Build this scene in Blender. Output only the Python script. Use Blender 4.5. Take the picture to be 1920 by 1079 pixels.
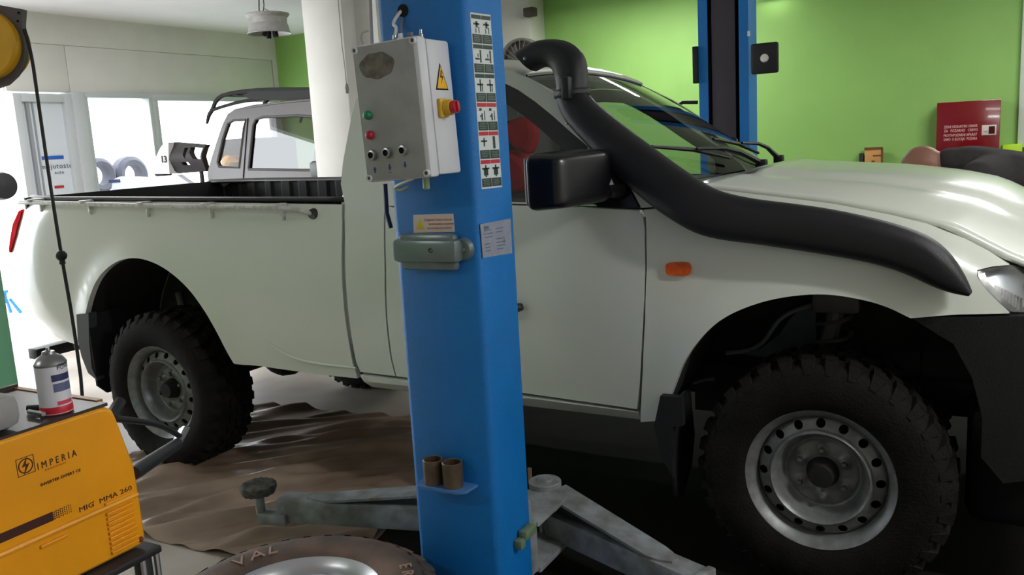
import bpy, bmesh, math, random
from mathutils import Vector, Matrix, geometry
random.seed(7)
PI = math.pi
for o in list(bpy.data.objects): bpy.data.objects.remove(o)
COL = bpy.context.scene.collection
# ---------------------------------------------------------------- camera
F = 1623.64
CAM = Vector((3.45736, -2.68121, 1.48626))
RX = Vector((0.87658933, 0.47809255, -0.05494250))
DN = Vector((0.03301752, -0.17364876, -0.98425401))
FW = Vector((-0.48010520, 0.86097249, -0.16800408))
cd = bpy.data.cameras.new('camera'); cam = bpy.data.objects.new('camera', cd); COL.objects.link(cam)
cd.sensor_fit = 'HORIZONTAL'; cd.sensor_width = 36; cd.lens = F/1920*36; cd.clip_start = .05; cd.clip_end = 200
cam.matrix_world = Matrix(((RX.x, -DN.x, -FW.x, CAM.x), (RX.y, -DN.y, -FW.y, CAM.y), (RX.z, -DN.z, -FW.z, CAM.z), (0, 0, 0, 1)))
bpy.context.scene.camera = cam
# ---------------------------------------------------------------- world, lights, exposure
vs = bpy.context.scene.view_settings
vs.view_transform = 'Standard'; vs.look = 'None'; vs.exposure = 0.0; vs.gamma = 1; vs.use_curve_mapping = False
w = bpy.data.worlds.new('overcast_sky'); bpy.context.scene.world = w; w.use_nodes = True
w.node_tree.nodes['Background'].inputs[0].default_value = (.90, .95, 1.0, 1)
w.node_tree.nodes['Background'].inputs[1].default_value = 7.5
def area(name, loc, size, power, col=(1, 1, 1), rot=(0, 0, 0)):
    l = bpy.data.lights.new(name, 'AREA'); l.shape = 'RECTANGLE'; l.size, l.size_y = size; l.energy = power; l.color = col
    o = bpy.data.objects.new(name, l); COL.objects.link(o); o.location = loc; o.rotation_euler = rot; return o
FILL_LAMPS = [(5.6, -.9, 80), (4.9, 1.4, 16), (.2, -3.4, 18), (.6, 4.9, 54), (4.2, 4.2, 52), (-2.4, 1.2, 80)]   # added unseen ceiling lamps that fill the room with light: positions, watts
for tx, ty, pw in FILL_LAMPS:
    area('tube_light', (tx, ty, 2.83), (1.2, .12), pw, (.98, .99, .97))
# ---------------------------------------------------------------- helpers
def lin(c):
    return tuple(((v/255)/12.92 if v/255 <= .04045 else ((v/255+.055)/1.055)**2.4) for v in c)+(1,)
MATS = {}
def mat(name, col, rough=.5, metal=0, noise=0, scale=8, col2=None, bump=0, bscale=60, coat=0, emit=0, spec=.5, alpha=None, sharp=(.35, .65)):
    if name in MATS: return MATS[name]
    m = bpy.data.materials.new(name); m.use_nodes = True; nt = m.node_tree; p = nt.nodes['Principled BSDF']
    p.inputs['Base Color'].default_value = lin(col); p.inputs['Roughness'].default_value = rough; p.inputs['Metallic'].default_value = metal
    p.inputs['Coat Weight'].default_value = coat; p.inputs['Coat Roughness'].default_value = .08; p.inputs['Specular IOR Level'].default_value = spec
    tc = nt.nodes.new('ShaderNodeTexCoord')
    if noise or col2:
        n = nt.nodes.new('ShaderNodeTexNoise'); n.inputs['Scale'].default_value = scale; n.inputs['Detail'].default_value = 8
        nt.links.new(tc.outputs['Object'], n.inputs['Vector'])
        r = nt.nodes.new('ShaderNodeValToRGB'); r.color_ramp.elements[0].position = sharp[0]; r.color_ramp.elements[1].position = sharp[1]
        c = lin(col); c2 = lin(col2) if col2 else tuple(v*(1-noise) for v in c[:3])+(1,)
        r.color_ramp.elements[0].color = c2; r.color_ramp.elements[1].color = c
        nt.links.new(n.outputs['Fac'], r.inputs[0]); nt.links.new(r.outputs[0], p.inputs['Base Color'])
    if bump:
        n2 = nt.nodes.new('ShaderNodeTexNoise'); n2.inputs['Scale'].default_value = bscale; n2.inputs['Detail'].default_value = 4
        nt.links.new(tc.outputs['Object'], n2.inputs['Vector'])
        b = nt.nodes.new('ShaderNodeBump'); b.inputs['Strength'].default_value = bump; b.inputs['Distance'].default_value = .01
        nt.links.new(n2.outputs['Fac'], b.inputs['Height']); nt.links.new(b.outputs[0], p.inputs['Normal'])
    if emit:
        p.inputs['Emission Color'].default_value = lin(col); p.inputs['Emission Strength'].default_value = emit
    MATS[name] = m; return m
def glass(name, tint, refl=.08, rough=.02):
    m = bpy.data.materials.new(name); m.use_nodes = True; nt = m.node_tree; nt.nodes.remove(nt.nodes['Principled BSDF'])
    t = nt.nodes.new('ShaderNodeBsdfTransparent'); t.inputs[0].default_value = tint+(1,)
    g = nt.nodes.new('ShaderNodeBsdfGlossy'); g.inputs['Roughness'].default_value = rough
    lw = nt.nodes.new('ShaderNodeFresnel'); lw.inputs[0].default_value = 1.5
    ma = nt.nodes.new('ShaderNodeMath'); ma.operation = 'MAXIMUM'; ma.inputs[1].default_value = refl
    mx = nt.nodes.new('ShaderNodeMixShader'); nt.links.new(lw.outputs[0], ma.inputs[0])
    gm_ = nt.nodes.new('ShaderNodeNewGeometry'); sb = nt.nodes.new('ShaderNodeMath'); sb.operation = 'SUBTRACT'; sb.inputs[0].default_value = 1; nt.links.new(gm_.outputs['Backfacing'], sb.inputs[1])
    ml = nt.nodes.new('ShaderNodeMath'); ml.operation = 'MULTIPLY'; nt.links.new(ma.outputs[0], ml.inputs[0]); nt.links.new(sb.outputs[0], ml.inputs[1]); nt.links.new(ml.outputs[0], mx.inputs[0])
    nt.links.new(t.outputs[0], mx.inputs[1]); nt.links.new(g.outputs[0], mx.inputs[2])
    nt.links.new(mx.outputs[0], nt.nodes['Material Output'].inputs[0]); return m
def pt(u, v, ax, val):                      # point of the plane axis=val seen at photo pixel u,v
    d = RX*((u-960)/F)+DN*((v-539.5)/F)+FW
    return CAM+d*((val-CAM[ax])/d[ax])
def px(u, v, x): return pt(u, v, 0, x)
def py(u, v, y): return pt(u, v, 1, y)
def pz(u, v, z): return pt(u, v, 2, z)
def pd(u, v, dep): return CAM+(RX*((u-960)/F)+DN*((v-539.5)/F)+FW)*dep
class MB:
    def __init__(s): s.v = []; s.f = []
    def add(s, vs, fs):
        b = len(s.v); s.v += [Vector(p) for p in vs]; s.f += [tuple(i+b for i in f) for f in fs]; return s
    def box(s, a, b, M=None, ch=0):
        x0, y0, z0 = a; x1, y1, z1 = b
        bm = bmesh.new(); bmesh.ops.create_cube(bm, size=1)
        for q in bm.verts: q.co = Vector(((x0+x1)/2+q.co.x*(x1-x0), (y0+y1)/2+q.co.y*(y1-y0), (z0+z1)/2+q.co.z*(z1-z0)))
        if ch: bmesh.ops.bevel(bm, geom=bm.edges[:], offset=ch, segments=2, profile=.5, affect='EDGES')
        bm.verts.index_update()
        s.add([(M @ q.co if M else q.co) for q in bm.verts], [[q.index for q in f.verts] for f in bm.faces]); bm.free(); return s
    def tube(s, pts, r, n=10, cap=True, smooth=0):
        P = [Vector(p) for p in pts]; R = r if isinstance(r, (list, tuple)) else [r]*len(P)
        for _ in range(smooth):
            Q = [P[0]]; S = [R[0]]
            for a, b, c, d in zip(P, P[1:], R, R[1:]):
                Q += [a.lerp(b, .25), a.lerp(b, .75)]; S += [c*.75+d*.25, c*.25+d*.75]
            P = Q+[P[-1]]; R = S+[R[-1]]
        up = None; vs = []; fs = []
        for i, p in enumerate(P):
            t = (P[min(i+1, len(P)-1)]-P[max(i-1, 0)]).normalized()
            if up is None: up = t.orthogonal().normalized()
            up = (up-t*up.dot(t)).normalized(); sd = t.cross(up)
            for k in range(n):
                a = 2*PI*k/n; vs.append(p+(up*math.cos(a)+sd*math.sin(a))*R[i])
        for i in range(len(P)-1):
            for k in range(n): fs.append((i*n+k, i*n+(k+1) % n, (i+1)*n+(k+1) % n, (i+1)*n+k))
        if cap: fs += [tuple(range(n))[::-1], tuple((len(P)-1)*n+k for k in range(n))]
        return s.add(vs, fs)
    def lathe(s, prof, c=(0, 0, 0), ax='z', n=40, a0=0, a1=2*PI):       # prof: (radius, height along axis)
        c = Vector(c); vs = []; fs = []; full = abs(a1-a0-2*PI) < 1e-6; m = n if full else n+1
        for k in range(m):
            a = a0+(a1-a0)*k/n; co, si = math.cos(a), math.sin(a)
            for r, h in prof:
                vs.append(c+Vector({'z': (r*co, r*si, h), 'y': (r*co, h, r*si), 'x': (h, r*co, r*si)}[ax]))
        L = len(prof)
        for k in range(n):
            k2 = (k+1) % m
            for i in range(L-1): fs.append((k*L+i, k2*L+i, k2*L+i+1, k*L+i+1))
        return s.add(vs, fs)
    def cyl(s, a, b, r, n=20, r2=None):
        return s.tube([a, b], [r, r if r2 is None else r2], n)
    def prism(s, poly, f0, f1):              # poly of 2D, f0/f1 map 2D->3D for both caps
        n = len(poly); s.add([f0(*p) for p in poly]+[f1(*p) for p in poly],
              [tuple(range(n)), tuple(range(2*n-1, n-1, -1))]+[(i, n+i, n+(i+1) % n, (i+1) % n) for i in range(n)]); return s
    def grid(s, fn, nu, nv, two=0):
        vs = [fn(i/nu, j/nv) for i in range(nu+1) for j in range(nv+1)]
        s.add(vs, [(i*(nv+1)+j, (i+1)*(nv+1)+j, (i+1)*(nv+1)+j+1, i*(nv+1)+j+1) for i in range(nu) for j in range(nv)]); return s
    def mirrored(s, yc):
        m = MB(); m.v = [Vector((p.x, 2*yc-p.y, p.z)) for p in s.v]; m.f = [f[::-1] for f in s.f]; return m
WO = {}
def obj(name, mb, m, parent=None, loc=None, ang=35, kind=None, label=None, recalc=True, bevel=0, solid=0, subsurf=0, flat=False):
    me = bpy.data.meshes.new(name); org = Vector(loc) if loc is not None else Vector((0, 0, 0))
    base = WO.get(parent.name, Vector((0, 0, 0))) if parent else Vector((0, 0, 0))
    if loc is None:
        vs = [p-base for p in mb.v]
    else: vs = mb.v
    me.from_pydata([tuple(p) for p in vs], [], mb.f)
    if recalc:
        bm = bmesh.new(); bm.from_mesh(me); bmesh.ops.recalc_face_normals(bm, faces=bm.faces[:]); bm.to_mesh(me); bm.free()
    me.materials.append(m)
    if not flat:
        me.polygons.foreach_set('use_smooth', [True]*len(me.polygons)); me.set_sharp_from_angle(angle=math.radians(ang))
    o = bpy.data.objects.new(name, me); COL.objects.link(o)
    if parent:
        o.parent = parent
        if loc is not None: o.location = org-base; WO[o.name] = org
        else: WO[o.name] = base
    else:
        if loc is not None: o.location = org
        WO[o.name] = org
    if kind: o['kind'] = kind
    if label: o['label'] = label
    if bevel:
        b = o.modifiers.new('bevel', 'BEVEL'); b.width = bevel; b.segments = 2; b.limit_method = 'ANGLE'; b.angle_limit = math.radians(40)
    if solid:
        b = o.modifiers.new('solid', 'SOLIDIFY'); b.thickness = solid; b.offset = 0
    if subsurf:
        b = o.modifiers.new('sub', 'SUBSURF'); b.levels = b.render_levels = subsurf
    return o
def thing(name, label, cat, loc, group=None):
    o = bpy.data.objects.new(name, None); COL.objects.link(o); o.location = loc; WO[o.name] = Vector(loc)
    o['label'] = label; o['category'] = cat
    if group: o['group'] = group
    return o
def tag(o, label, cat, group=None):
    o['label'] = label; o['category'] = cat
    if group: o['group'] = group
    return o
def inside(p, poly):
    x, y = p; c = False; n = len(poly); j = n-1
    for i in range(n):
        xi, yi = poly[i]; xj, yj = poly[j]
        if (yi > y) != (yj > y) and x < (xj-xi)*(y-yi)/(yj-yi)+xi: c = not c
        j = i
    return c
def resamp(poly, step, closed=True):
    out = []; n = len(poly)
    for i in range(n if closed else n-1):
        a = Vector(poly[i]); b = Vector(poly[(i+1) % n]); k = max(1, int(math.ceil((b-a).length/step)))
        out += [a.lerp(b, t/k) for t in range(k)]
    if not closed: out.append(Vector(poly[-1]))
    return out
def smooth_poly(poly, it=1):
    for _ in range(it):
        q = []
        for i in range(len(poly)):
            a = Vector(poly[i]); b = Vector(poly[(i+1) % len(poly)]); q += [tuple(a.lerp(b, .25)), tuple(a.lerp(b, .75))]
        poly = q
    return poly
def panel_mb(outline, fn, holes=(), step=.045, skirt=.02, sk=lambda p, d: p+Vector((0, d, 0))):
    loops = [resamp([Vector(p) for p in outline], step)]+[resamp([Vector(p) for p in h], step*.6) for h in holes]
    V = []; Ed = []
    for L in loops:
        b = len(V); V += L; Ed += [(b+i, b+(i+1) % len(L)) for i in range(len(L))]
    nb = len(V); xs = [p[0] for p in V]; ys = [p[1] for p in V]; O2 = [tuple(p) for p in loops[0]]; H2 = [[tuple(p) for p in h] for h in loops[1:]]
    gx = min(xs)+step/2; bnd = V[:nb]
    while gx < max(xs):
        gy = min(ys)+step/2
        while gy < max(ys):
            if inside((gx, gy), O2) and not any(inside((gx, gy), h) for h in H2):
                if min((q[0]-gx)**2+(q[1]-gy)**2 for q in bnd) > (step*.45)**2: V.append(Vector((gx, gy)))
            gy += step
        gx += step
    rv, re, rf, ov, oe, of = geometry.delaunay_2d_cdt(V, Ed, [], 0, 1e-6)
    fs = []
    for f in rf:
        c = sum((rv[i] for i in f), Vector((0, 0)))/len(f)
        if inside(tuple(c), O2) and not any(inside(tuple(c), h) for h in H2):
            a = sum(rv[f[i]].x*rv[f[(i+1) % len(f)]].y-rv[f[(i+1) % len(f)]].x*rv[f[i]].y for i in range(len(f)))
            fs.append(tuple(f) if a > 0 else tuple(f[::-1]))
    P = [fn(q.x, q.y) for q in rv]; mb = MB(); mb.add(P, fs)
    if skirt:
        cnt = {}
        for f in fs:
            for i in range(len(f)):
                a, b = f[i], f[(i+1) % len(f)]; cnt[(a, b)] = 1
        for (a, b) in list(cnt):
            if (b, a) not in cnt: mb.add([P[a], P[b], sk(P[b], skirt), sk(P[a], skirt)], [(1, 0, 3, 2)])
    return mb
def panel(name, outline, fn, m, parent, holes=(), step=.045, skirt=.02, mirror=None, **k):
    mb = panel_mb(outline, fn, holes, step, skirt); o = obj(name, mb, m, parent, recalc=False, **k)
    if mirror is not None: obj(name, mb.mirrored(mirror), m, parent, recalc=False, **k)
    return o
def text_mb(s, size, M, ext=.0005, font_shear=0, spacing=1.0, bold=0):
    c = bpy.data.curves.new('t', 'FONT'); c.body = s; c.size = size; c.extrude = ext; c.shear = font_shear; c.space_character = spacing; c.resolution_u = 2; c.offset = bold
    o = bpy.data.objects.new('t', c); COL.objects.link(o); dg = bpy.context.evaluated_depsgraph_get()
    me = bpy.data.meshes.new_from_object(o.evaluated_get(dg)); mb = MB(); mb.add([M @ v.co for v in me.vertices], [tuple(p.vertices) for p in me.polygons])
    bpy.data.objects.remove(o); bpy.data.curves.remove(c); bpy.data.meshes.remove(me); return mb
def frame(o, ex, ey, ez=None):
    o = Vector(o); ex = Vector(ex).normalized(); ey = Vector(ey).normalized(); ez = ex.cross(ey)
    return Matrix(((ex.x, ey.x, ez.x, o.x), (ex.y, ey.y, ez.y, o.y), (ex.z, ey.z, ez.z, o.z), (0, 0, 0, 1)))
# ---------------------------------------------------------------- materials
WHITE = mat('white_paint', (214, 219, 208), .28, 0, coat=.5)
BLACKP = mat('black_plastic', (26, 26, 30), .42, bump=.25, bscale=400)
DARK = mat('dark_underbody', (24, 22, 21), .8, noise=.5, scale=12)
VDARK = mat('black_void', (8, 8, 8), .9)
RUB = mat('tyre_rubber', (17, 16, 15), .8, col2=(27, 24, 21), scale=14, bump=.3, bscale=120, spec=.15)
RIMM = mat('painted_steel_rim', (128, 130, 130), .42, .35, noise=.3, scale=30)
BLUE = mat('blue_powder_coat', (0, 118, 200), .45, bump=.3, bscale=350, noise=.12, scale=5)
GREYARM = mat('grey_lift_paint', (150, 156, 160), .6, col2=(112, 114, 112), scale=14, bump=.15)
GREEN = mat('green_wall_paint', (142, 188, 98), .6, noise=.06, scale=2.5, bump=.15, bscale=250)
WALLW = mat('white_wall_paint', (222, 220, 216), .7, noise=.05, scale=4, bump=.08, bscale=120)
CEIL = mat('ceiling_paint', (226, 224, 226), .8, noise=.04, scale=2)
ALU = mat('white_aluminium', (196, 200, 204), .4)
CHROME = mat('bare_steel', (170, 172, 174), .3, .9)
YEL = mat('yellow_orange_enamel', (240, 160, 14), .35, noise=.1, scale=6, coat=.2)
# ================================================================= ROOM
XW, YG, HC, XR, YN = -4.67, 6.0, 2.95, 6.2, -4.6
def st(name, mb, m, parent=None, **k): return obj(name, mb, m, parent, kind=None if parent else 'structure', **k)
FLO = mat('concrete_floor', (196, 186, 176), .35, col2=(150, 138, 128), scale=1.6, bump=.1, bscale=30, sharp=(.3, .7))
st('floor', MB().box((XW, YN, -.1), (XR, YG+.1, 0)), FLO)
st('ceiling', MB().box((XW-.2, YN, HC), (XR, YG+.2, HC+.1)), CEIL)
st('wall_far', MB().box((XW, YG, 0), (XR, YG+.15, HC)), GREEN)
wn = st('wall_near', MB().box((-.6, YN-.15, 0), (XR, YN, HC)), mat('near_wall_paint', (150, 150, 146), .7))
st('panel', MB().box((XW, YN-.15, 0), (-.6, YN, HC)), GREEN, wn)
st('wall_right', MB().box((XR, YN, 0), (XR+.15, YG, HC)), WALLW)
wl = st('wall_left', MB().box((XW-.15, 2.36, 2.66), (XW, YG, HC)).box((XW-.15, YN, 2.55), (XW, 2.36, HC)).box((XW-.15, YN, 0), (XW, -1.6, 2.55)).box((XW-.15, 5.92, 0), (XW, YG, 2.66))
        .box((XW-.15, 2.36, 2.2), (XW-.03, 5.92, 2.66)), WALLW)
st('panel', MB().box((XW-.03, 3.03, 2.2), (XW, 5.9, 2.657), ch=.003), WALLW, wl)
st('panel', MB().box((XW-.03, 2.37, 2.2), (XW, 3.024, 2.657), ch=.003), WALLW, wl)
# windows in the left wall
WG = glass('window_glass', (.96, .97, .97), .04)
def winframe(n, y0, y1, z0, z1, th=.05):
    f = MB().box((XW-.09, y0, z1-th), (XW+.03, y1, z1), ch=.004).box((XW-.09, y0, z0), (XW+.03, y1, z0+th), ch=.004).box((XW-.09, y0, z0+th), (XW+.03, y0+th, z1-th), ch=.004).box((XW-.09, y1-th, z0+th), (XW+.03, y1, z1-th), ch=.004)
    o = st('window_%d' % n, f, ALU)
    st('pane', MB().box((XW-.05, y0+th, z0+th), (XW-.044, y1-th, z1-th)), WG, o); return o
winframe(1, 3.14, 3.98, .12, 2.2); winframe(2, 3.98, 5.92, .12, 2.2, .07)
st('trim_1', MB().box((XW-.14, 3.0, 0), (XW+.06, 3.14, 2.2), ch=.01), ALU)
st('trim_2', MB().box((XW-.12, 3.14, 0), (XW+.02, 5.92, .12)), ALU)
d1 = st('door_1', MB().box((XW-.06, 2.40, 0), (XW+.04, 2.48, 2.18), ch=.005).box((XW-.06, 2.92, 0), (XW+.04, 3.0, 2.18), ch=.005).box((XW-.06, 2.48, 2.1), (XW+.04, 2.92, 2.18), ch=.005).box((XW-.06, 2.48, 0), (XW+.04, 2.92, .2), ch=.005), ALU)
st('pane', MB().box((XW-.02, 2.48, .2), (XW-.012, 2.92, 2.1)), mat('frosted_pane', (214, 220, 228), .25), d1)
st('mullion', MB().box((XW-.05, 2.53, .2), (XW+.02, 2.56, 2.1)).box((XW-.05, 2.6, .2), (XW+.0, 2.615, 2.1)), mat('grey_aluminium', (150, 152, 158), .4), d1)
st('sticker', MB().box((XW-.01, 2.63, 1.545), (XW-.006, 2.86, 1.58)), mat('blue_sticker', (40, 96, 190), .4), d1, label='blue sticker strip')
st('lettering', text_mb('mojutosto', .072, frame((XW-.006, 2.60, 1.455), (0, 1, 0), (0, 0, 1)), spacing=1.15), mat('grey_letters', (70, 72, 80), .5), d1)
st('lettering', text_mb('auto', .05, frame((XW-.006, 2.74, 1.40), (0, 1, 0), (0, 0, 1)), spacing=1.15), MATS['grey_letters'], d1)
st('sticker', MB().box((XW-.01, 2.72, 1.26), (XW-.006, 2.82, 1.285)), mat('red_print', (190, 40, 50), .5), d1, label='small red sticker')
# pillar behind the bed
pa, pb = py(565, 0, 2.3), py(600, 330, 2.3)
st('pillar_1' if 0 else 'trim_3', MB().box((-.92, 2.3, 0), (-.56, 2.62, HC), ch=.008), WALLW)
st('trim_4', MB().box((-.3, 2.3, 0), (-.26, 2.62, HC)).box((-.56, 2.44, 0), (-.3, 2.52, HC)), WALLW)
# pier at the far wall and pipe by the right
st('trim_5', MB().box((-2.2, YG-.35, 0), (-.80, YG, HC), ch=.01), mat('pier_paint', (196, 194, 184), .7))
# outside ground
st('ground', MB().box((-30, -25, -.15), (XW, 30, -.02)), mat('bright_paving', (200, 200, 198), .8, noise=.1, scale=3))
# floor sheets
TARP = mat('brown_tarpaulin', (172, 150, 134), .33, col2=(112, 90, 72), scale=2.2, sharp=(.3, .7))
def sheet(name, quad, m, label, cat, amp=.012, n=70, seed=0, dirv=(1, .35)):
    A, B, C, D = [Vector(q) for q in quad]; rnd = random.Random(seed)
    waves = [(rnd.uniform(-.5, .5)+math.atan2(dirv[1], dirv[0]), rnd.uniform(5, 22), rnd.uniform(0, 6)) for _ in range(7)]
    def fn(u, v):
        p = A.lerp(B, u).lerp(D.lerp(C, u), v); h = 0
        for a, k, ph in waves:
            t = -math.sin(a)*p.x+math.cos(a)*p.y; s = math.cos(a)*p.x+math.sin(a)*p.y
            h += (max(0, math.sin(k*t+ph+1.6*math.sin(s*1.7+ph)))**5)*(.5+.5*math.sin(s*2.3+ph*2))
        return Vector((p.x, p.y, .003+amp*h))
    o = obj(name, MB().grid(fn, n, n), m, solid=0, ang=80); tag(o, label, cat); return o
q = [pz(270, 880, 0), pz(450, 757, 0), pz(1010, 812, 0), pz(1010, 1200, 0)]
sheet('tarpaulin', [(-.2, -.58, 0), (-.5, .955, 0), (1.12, 1.06, 0), (1.5, -.58, 0)], TARP, 'wrinkled brown tarpaulin spread on floor between rear wheel and near lift post', 'tarpaulin', .022, 120, 3, (.9, 1))
FLOOR_SHADE = mat('black_rubber_mat', (20, 17, 15), .9, col2=(12, 11, 10), scale=5, spec=.15)  # near-black colour paints the shade under and around the front of the truck
sheet('floor_mat', [(1.72, -1.38, 0), (.12, 5.2, 0), (5.4, 5.2, 0), (5.4, -1.38, 0)], FLOOR_SHADE, 'dark oily rubber sheet on floor under front of truck', 'mat', .004, 50, 5)

# ================================================================= TRUCK
YC = .83
rear_arch_px = [(160, 650), (158, 600), (165, 565), (180, 525), (205, 498), (235, 484), (270, 485), (310, 503), (350, 537), (380, 577), (405, 620), (425, 660), (438, 682)]
front_arch_px = [(1232, 790), (1248, 765), (1264, 725), (1279, 683), (1310, 637), (1353, 597), (1414, 570), (1475, 556), (1542, 551), (1603, 559), (1658, 573), (1707, 597)]
def chaik(L, it=2):
    for _ in range(it):
        Q = [L[0]]
        for a, b in zip(L, L[1:]): Q += [(a[0]*.75+b[0]*.25, a[1]*.75+b[1]*.25), (a[0]*.25+b[0]*.75, a[1]*.25+b[1]*.75)]
        L = Q+[L[-1]]
    return L
rear_arch_px = chaik(rear_arch_px); front_arch_px = chaik(front_arch_px)
RA0 = [py(u, v, 0) for u, v in rear_arch_px]; FA0 = [py(u, v, 0) for u, v in front_arch_px]
ARCH = [(p.x, p.z) for p in RA0+FA0]
def zedge(x):
    T = [(2.3, 1.325), (2.55, 1.312), (2.75, 1.284), (3.04, 1.243), (3.23, 1.202), (3.35, 1.165), (3.52, 1.062), (3.72, .98)]
    if x <= T[0][0]: return T[0][1]
    for a, b in zip(T, T[1:]):
        if x <= b[0]: return a[1]+(b[1]-a[1])*(x-a[0])/(b[0]-a[0])
    return T[-1][1]
def xend(z):
    T = [(.55, -1.05), (.63, -1.10), (.70, -1.22), (.85, -1.29), (1.05, -1.29), (1.18, -1.25), (1.25, -1.2), (1.32, -1.09)]
    if z <= T[0][0]: return T[0][1]
    for a, b in zip(T, T[1:]):
        if z <= b[0]: return a[1]+(b[1]-a[1])*(z-a[0])/(b[0]-a[0])
    return T[-1][1]
def S(x, z):
    y = .012+.27*(z-.86)**2
    if z > 1.25: y = .053+(z-1.25)*.33
    d = min((x-a)**2+(z-b)**2 for a, b in ARCH)**.5
    y -= .02*math.exp(-(d/.06)**2)
    xt = -.8+(xend(z)+1.28)
    if x < xt: y += .6*(xt-x)**2
    if x > 3.1: y += .45*(x-3.1)**2
    if x > 2.5 and z < 1.4:
        q = max(0, z-(zedge(x)-.13))
        if z > 1.25: y = .053
        y += 4*q*q*min(1, (x-2.5)/.15)
    return y
def fS(x, z): return Vector((x, S(x, z), z))
def sp(u, v):                                # photo pixel -> side surface (x,z)
    y = .03
    for _ in range(7):
        p = py(u, v, y); y = S(max(xend(p.z), min(3.6, p.x)), p.z)
    return (p.x, p.z)
def SP(L): return [sp(u, v) for u, v in L]
truck = thing('pickup_truck', 'white single cab pickup truck with black snorkel parked between lift posts', 'truck', (1.4, YC, 0))
arch_r = SP(rear_arch_px); arch_f = SP(front_arch_px)
# bed side
bed_out = [(-1.05, 1.309)]+SP([(100, 377), (340, 379), (640, 384), (641, 420), (640, 500), (647, 600), (660, 680), (670, 710), (600, 703), (440, 683)])+arch_r[::-1][1:]+SP([(148, 648), (110, 634)])
bed_out += [(xend(z), z) for z in (.635, .70, .78, .85, .95, 1.05, 1.12, 1.18, 1.25, 1.31)]
panel('bed_side', bed_out, fS, WHITE, truck, skirt=.03, mirror=YC)
# crease along the lower bed side
cr = [Vector((x, S(x, z)-.004, z)) for x, z in SP([(500, 640), (540, 668), (590, 682), (668, 690)])]
# cab side
cab_left = [(668, 185), (660, 215), (652, 255), (643, 305), (639, 345), (647, 385), (647, 450), (648, 520), (656, 610), (668, 680), (676, 698)]
win_px = [(1202, 391), (1180, 350), (1142, 309), (1104, 278), (1066, 246), (1035, 218), (1003, 192), (971, 170), (943, 156)]
WIN = SP(win_px); wx, wz = WIN[-1]
WIN += [(wx-.12, wz+.015), (wx-.3, wz+.015), (1.52, wz-.01), (1.475, 1.6), (1.45, 1.4), (1.44, 1.262), (1.9, 1.264), (2.2, 1.252)]
gut = SP([(1215, 330), (1170, 285), (1120, 240), (1080, 205), (1044, 178), (1013, 160), (987, 145), (960, 134), (941, 128)])
gx_, gz_ = gut[-1]
cab_out = SP(cab_left[::-1])[0:]
door_gap_rear = SP([(742, 706), (733, 670), (725, 600), (722.5, 500), (722, 385)])
cab_out = SP([(1206, 390), (1232, 388), (1262, 395)])+[(2.50, 1.30)]+gut+[(gx_-.15, gz_+.012), (1.55, gz_+.01), (1.36, 1.755), (1.25, 1.725)]+SP(cab_left)+[(door_gap_rear[0][0]-.002, door_gap_rear[0][1])]+[(x-.004, z) for x, z in door_gap_rear]+[(1.415, 1.258), (1.9, 1.262), (2.2, 1.25)]
panel('cab_side', cab_out, fS, WHITE, truck, holes=[[(x, z+.003) for x, z in WIN]], step=.04, skirt=.03, mirror=YC)
# door
door = [(1.424, 1.252)]+[(x+.004, z) for x, z in door_gap_rear[::-1]]+SP([(985, 738), (1194, 768), (1199, 720), (1203, 650), (1208, 560), (1209.5, 500), (1208.5, 430), (1206, 408), (1198, 395)])+[(2.2, 1.244), (1.9, 1.256)]
panel('door', door, fS, WHITE, truck, skirt=.03, mirror=YC)
sill = SP([(678, 702), (693, 728), (985, 766), (1197, 793), (1198, 774), (985, 744), (745, 711)])
panel('sill', sill, lambda x, z: Vector((x, S(x, z)-.012+.9*max(0, .54-z), z)), WHITE, truck, skirt=.04, step=.02, mirror=YC)
# fender
fen = SP([(1201, 792), (1205, 700), (1209.5, 600), (1213, 500), (1212, 430), (1211, 405), (1206, 394), (1232, 392), (1262, 399)])+[(2.50, 1.298), (2.6, zedge(2.6)-.004)]
fen += [(x, zedge(x)-.004) for x in (2.75, 2.9, 3.04, 3.2, 3.3, 3.4, 3.46)]
fen += SP([(1893, 497), (1860, 500), (1832, 507), (1832, 520), (1850, 545), (1880, 575), (1893, 588), (1800, 590)])+arch_f[::-1]
panel('fender', fen, fS, WHITE, truck, step=.04, skirt=.03, mirror=YC)
# dark core behind the gaps
core = [(1.1, .6), (1.1, 1.2), (2.52, 1.2), (2.46, .55), (1.3, .55)]
panel('inner_panel', core, lambda x, z: Vector((x, S(x, z)+.032, z)), VDARK, truck, skirt=0, step=.08, mirror=YC)
# roof, rear of cab
ROOFX0, ROOFX1 = 1.27, 1.945
def roof(u, v):
    x = ROOFX0+(ROOFX1-ROOFX0)*u; y0 = S(x, 1.75); y = y0+(2*YC-2*y0)*v
    T = [(1.27, 1.72), (1.36, 1.75), (1.6, 1.757), (1.8, 1.75), (1.88, 1.738), (1.945, 1.715)]; zs = T[-1][1]
    for a, b in zip(T, T[1:]):
        if x <= b[0]: zs = a[1]+(b[1]-a[1])*(x-a[0])/(b[0]-a[0]); break
    y0 = S(x, zs); y = y0+(2*YC-2*y0)*v; fr = 1-(2*v-1)**6
    return Vector((x, y, zs+(.075-.045*max(0, (x-1.45)/.5))*fr*(1-.35*abs(2*v-1)**2)))
obj('roof', MB().grid(roof, 16, 24), WHITE, truck, solid=.02, ang=60)
def cback(u, v):
    z = .62+(1.74-.62)*u; y0 = S(1.2, z)+.015; return Vector((1.16+.0*z+(.09*max(0, (z-1.3)/.45) if z > 1.3 else 0), y0+(2*YC-2*y0)*v, z))
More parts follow.
